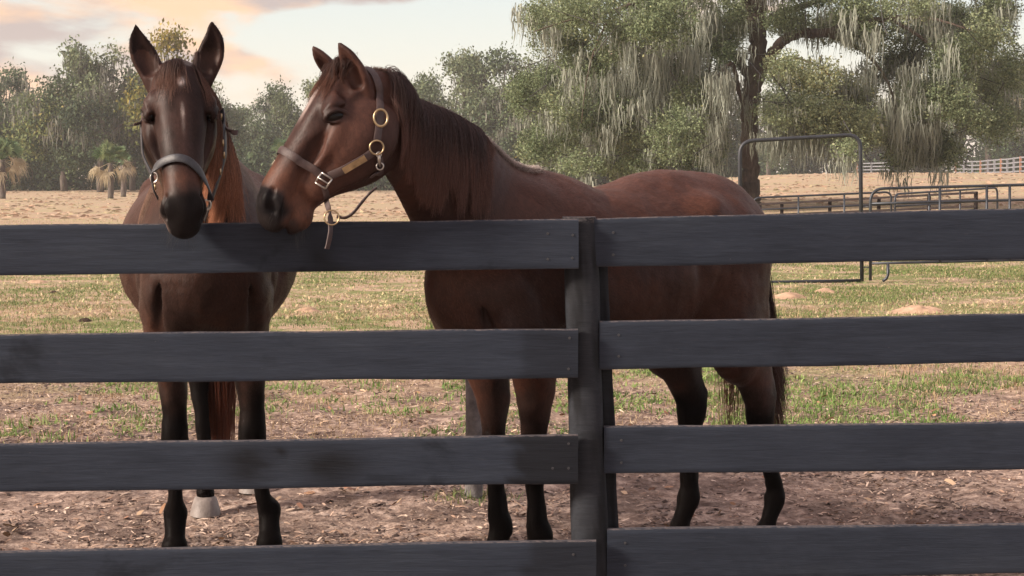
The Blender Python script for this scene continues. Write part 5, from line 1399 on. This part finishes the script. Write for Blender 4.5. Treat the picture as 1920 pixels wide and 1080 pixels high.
pal2 = [(.046, .072, .044), (.090, .130, .074), (.145, .188, .110), (.180, .215, .125), (.24, .26, .17)]
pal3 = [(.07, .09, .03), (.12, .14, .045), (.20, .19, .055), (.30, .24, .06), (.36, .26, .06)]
PR = {'a': bg_tree(201, 13, 10.5, 110, pal1, n=18000, ls=.26), 'b': bg_tree(202, 12, 9, 60, pal2, n=16000, tint=.42, ls=.26), 'c': bg_tree(203, 14, 8, 12, pal3, n=7000, tint=.5, low=.4),
      'd': bg_tree(204, 13.5, 11, 150, pal2, n=18000, tint=.3, ls=.26), 'e': bg_tree(205, 12, 10, 20, pal2, n=15000, tint=.5, ls=.26)}
HT = {'a': 13, 'b': 12, 'c': 14, 'd': 13.5, 'e': 12}; used = set()
def copy_tree(o, parent=None):
    c = o.copy(); COL.objects.link(c); c.parent = parent
    for ch in [x for x in bpy.data.objects if x.parent == o]: copy_tree(ch, c)
    return c
def place(kind, px, D, ytop, label, sw=1.0, group='trees of the woods beyond the field', rz=None):
    x = (px - 960) / FPX * D; z = float(hgt(np.array([x]), np.array([D]))[0]); h = CH + (HOR - ytop) / FPX * D - z; s = h / (HT[kind] * .96)
    o = PR[kind] if kind not in used else copy_tree(PR[kind]); used.add(kind)
    o.location = (x, D, z - .1); o.scale = (s * sw, s * sw, s); o.rotation_euler = (0, 0, gO.random() * 6.28 if rz is None else rz); tag(o, label, 'tree', group); return o
TL = [('a', -60, 172, 120, 1.0, 'mossy oak at the left end of the woods, partly outside the frame'), ('b', 12, 178, 128, .9, 'green tree behind the palm at the far left edge'), ('d', 60, 185, 165, .9, 'grey mossy oak in the low gap right of the left edge palm'), ('a', 122, 164, 80, .85, 'tall moss hung oak, highest crown left of the facing horse'),
      ('d', 190, 160, 86, .9, 'moss hung oak directly behind the small palm'), ('a', 250, 170, 100, .8, 'mossy oak whose crown meets the left ear of the facing horse'), ('c', 322, 150, 58, .8, 'tall tree with yellow green top showing between the ears of the facing horse'), ('d', 380, 165, 150, .8, 'grey oak just behind the right ear of the facing horse'),
      ('e', 440, 205, 200, .9, 'low hazy tree in the gap right of the facing horse'), ('b', 490, 200, 182, .7, 'small pointed tree in the dip of the skyline between the horses'), ('b', 535, 190, 158, .8, 'rounded tree left of the muzzle of the brown horse'), ('e', 598, 188, 152, .8, 'rounded tree behind the ears of the brown horse'),
      ('e', 670, 195, 175, 1, 'tree hidden mostly by the head of the brown horse'), ('b', 745, 190, 170, .9, 'tree behind the mane of the brown horse'), ('b', 808, 180, 138, .7, 'spiky tree just above the neck of the brown horse'), ('e', 868, 172, 102, .85, 'tall grey green tree above the mane of the brown horse'),
      ('b', 940, 168, 92, .85, 'tallest grey green tree left of the big live oak'), ('d', 1010, 165, 100, .9, 'mossy tree touching the left edge of the big live oak crown'), ('e', 1085, 175, 110, 1, 'tree seen through the left side of the live oak crown'), ('d', 1165, 180, 130, 1, 'mossy tree behind the hanging moss left of the oak trunk'),
      ('b', 1250, 185, 120, 1, 'tree behind the live oak above the back of the brown horse'), ('e', 1335, 190, 150, 1, 'tree just left of the live oak trunk, in the far woods'), ('b', 1440, 225, 170, 1, 'tree seen between the oak trunk and the pipe arch'), ('e', 1510, 230, 190, 1, 'tree seen through the middle of the pipe arch'),
      ('d', 1590, 232, 165, 1, 'mossy tree above the right corner of the pipe arch'), ('b', 1665, 235, 190, 1, 'tree in the far woods behind the hanging moss, right of the arch'), ('e', 1745, 235, 150, 1, 'tree beyond the left end of the far board fence'), ('d', 1850, 222, 110, 1.1, 'dark mossy oak behind the far board fence'), ('a', 1925, 215, 150, 1, 'mossy oak at the right edge of the frame'), ('d', 2000, 210, 120, 1, 'mossy oak just beyond the right edge of the frame')]
for k_, px, D, yt, sw, lb in TL: place(k_, px, D, yt, lb, sw)

# undergrowth along the foot of the woods, own dark green with shade painted into the tint: nobody could count the bushes
gB = np.random.default_rng(303); lob = []
for px in np.arange(-120, 2080, 9.0):
    for rep in range(2):
        D = (188 if px < 1380 else 238) + gB.normal(0, 3) - rep * 7; x = (px - 960) / FPX * D; z = float(hgt(np.array([x]), np.array([D]))[0]); h = (4.6 if rep == 0 else 2.2) * (.5 + .8 * gB.random()); lob.append((x + gB.normal(0, .5), D, z + h * .45, 1.1 + gB.random(), 1.2, h * .6, 1, .05 + gB.normal(0, .08)))
V, F, C = leaf_cloud(lob, 60000, .42, pal1, gB, .3)
o = mesh_np('undergrowth', V, F, MT['leaf'], None, False, C); tag(o, kind='stuff')
lob = []
for px in np.arange(-140, 2100, 12.0):
    D = (200 if px < 1380 else 250) + gB.normal(0, 2); x = (px - 960) / FPX * D; z = float(hgt(np.array([x]), np.array([D]))[0]); lob.append((x, D - 1, z + .9, 1.6, 1.2, 1.3, 1.6, .1)); x = (px - 960) / FPX * D; z = float(hgt(np.array([x]), np.array([D]))[0]); lob.append((x, D, z + 3.6, 1.4, 1.2, 3.4, 1, .0 + gB.normal(0, .1)))
V, F, C = leaf_cloud(lob, 40000, .55, pal1, gB, .2); o = mesh_np('far_woods', V, F, MT['leaf'], None, False, C); tag(o, kind='stuff')

# ---- palms ----------------------------------------------------------
def palm(px, ybase, D, hgt_, R_, label, seed, nf=34, dead=.25, group='cabbage palms'):
    g_ = np.random.default_rng(seed); x = (px - 960) / FPX * D; z = float(hgt(np.array([x]), np.array([D]))[0]); e = empty('palm_tree', (x, D, z)); tag(e, label, 'palm', group)
    m_ = MB(); m_.tube([(x + .05 * sin(t * 3), D, z - .1 + (hgt_ - R_ * .7) * t) for t in np.linspace(0, 1, 10)], [.20 - .03 * t + .015 * sin(t * 40) for t in np.linspace(0, 1, 10)], 10); m_.build('trunk', MT['bark_far'], e, True)
    top = np.array([x, D, z + hgt_ - R_ * .75])
    for part, col, n_, lo_, hi_ in (('crown', [(.08, .14, .07), (.12, .19, .10), (.19, .24, .13)], nf, .35, 1.4), ('dead_fronds', [(.34, .30, .23), (.27, .23, .17), (.40, .36, .28)], int(nf * dead * .7), -.9, .1)):
        Vs, Fs, Cs, k0 = [], [], [], 0
        for i in range(n_):
            az = g_.random() * 2 * pi; el = lo_ + (hi_ - lo_) * g_.random(); d = np.array([cos(az) * cos(el), sin(az) * cos(el), sin(el)]); L_ = R_ * (.5 + .35 * g_.random()) * (1 if part == 'crown' else 1.15); hub = top + d * L_ * .8; c = np.array(col[g_.integers(0, len(col))]) * (.7 + .6 * g_.random())
            side = np.cross(d, [0, 0, 1.]); side /= np.linalg.norm(side) + 1e-9; up = np.cross(side, d); rl = g_.normal(0, .7); side, up = side * cos(rl) + up * sin(rl), up * cos(rl) - side * sin(rl)
            Vs += [top, top + side * .03, hub, hub + side * .03]; Fs.append((k0, k0 + 1, k0 + 3, k0 + 2)); Cs += [c] * 4; k0 += 4
            for a in np.linspace(-1.35, 1.35, 17):
                q = d * cos(a) + side * sin(a); ll = R_ * .55 * (1 - .18 * abs(a)) * (.85 + .3 * g_.random()); w = side * cos(a) - d * sin(a); ww = .024 * R_ / 1.2
                mid_ = hub + q * ll * .6 + up * .02; tip = hub + q * ll + np.array([0, 0, -(.45 if part == 'crown' else 1.1) * ll * g_.random()]); Vs += [hub, mid_ + w * ww, tip, mid_ - w * ww]; Fs.append((k0, k0 + 1, k0 + 2, k0 + 3)); Cs += [c * (.85 + .3 * g_.random())] * 4; k0 += 4
        if n_: mesh_np(part, np.array(Vs), np.array(Fs), MT['leaf'], e, False, np.array(Cs))
palm(208, 372, 112, 3.3, 1.35, 'small palm with a pale trunk standing in front of the left woods', 401, 40, .5)
palm(6, 372, 112, 3.6, 1.5, 'palm at the far left edge with drooping brown fronds', 402, 40, 1.0)
palm(232, 372, 122, 2.9, .9, 'thinner palm leaning close behind the small palm, partly hidden by it', 405, 16, .6)
palm(533, 372, 120, 3.8, 1.2, 'palm whose fronds show just left of the muzzle of the brown horse', 403, 34, .2)
palm(1925, 372, 110, 6.2, 2.0, 'palm with wide green fronds at the right edge under the oak', 404, 36, .2)

# ---------------------------------------------------------------- evening haze: a closed box of thin air round everything but the sky
bm = bmesh.new(); bmesh.ops.create_cube(bm, size=1)
for v in bm.verts: v.co = Vector((v.co.x * 5600, v.co.y * 3400 + 1200, -2 if v.co.z < 0 else 32))
me = bpy.data.meshes.new('haze'); bm.to_mesh(me); bm.free()
hm = bpy.data.materials.new('haze_air'); hm.use_nodes = True; hn = hm.node_tree; hn.nodes.clear()
ho = hn.nodes.new('ShaderNodeOutputMaterial'); hv = hn.nodes.new('ShaderNodeVolumePrincipled')
hv.inputs['Color'].default_value = (.93, .95, 1.0, 1); hv.inputs['Density'].default_value = 0.00036; hv.inputs['Anisotropy'].default_value = 0.0
hn.links.new(hv.outputs[0], ho.inputs['Volume']); me.materials.append(hm)
hz_ = bpy.data.objects.new('haze', me); COL.objects.link(hz_); tag(hz_, kind='stuff')
SC.cycles.volume_bounces = 1
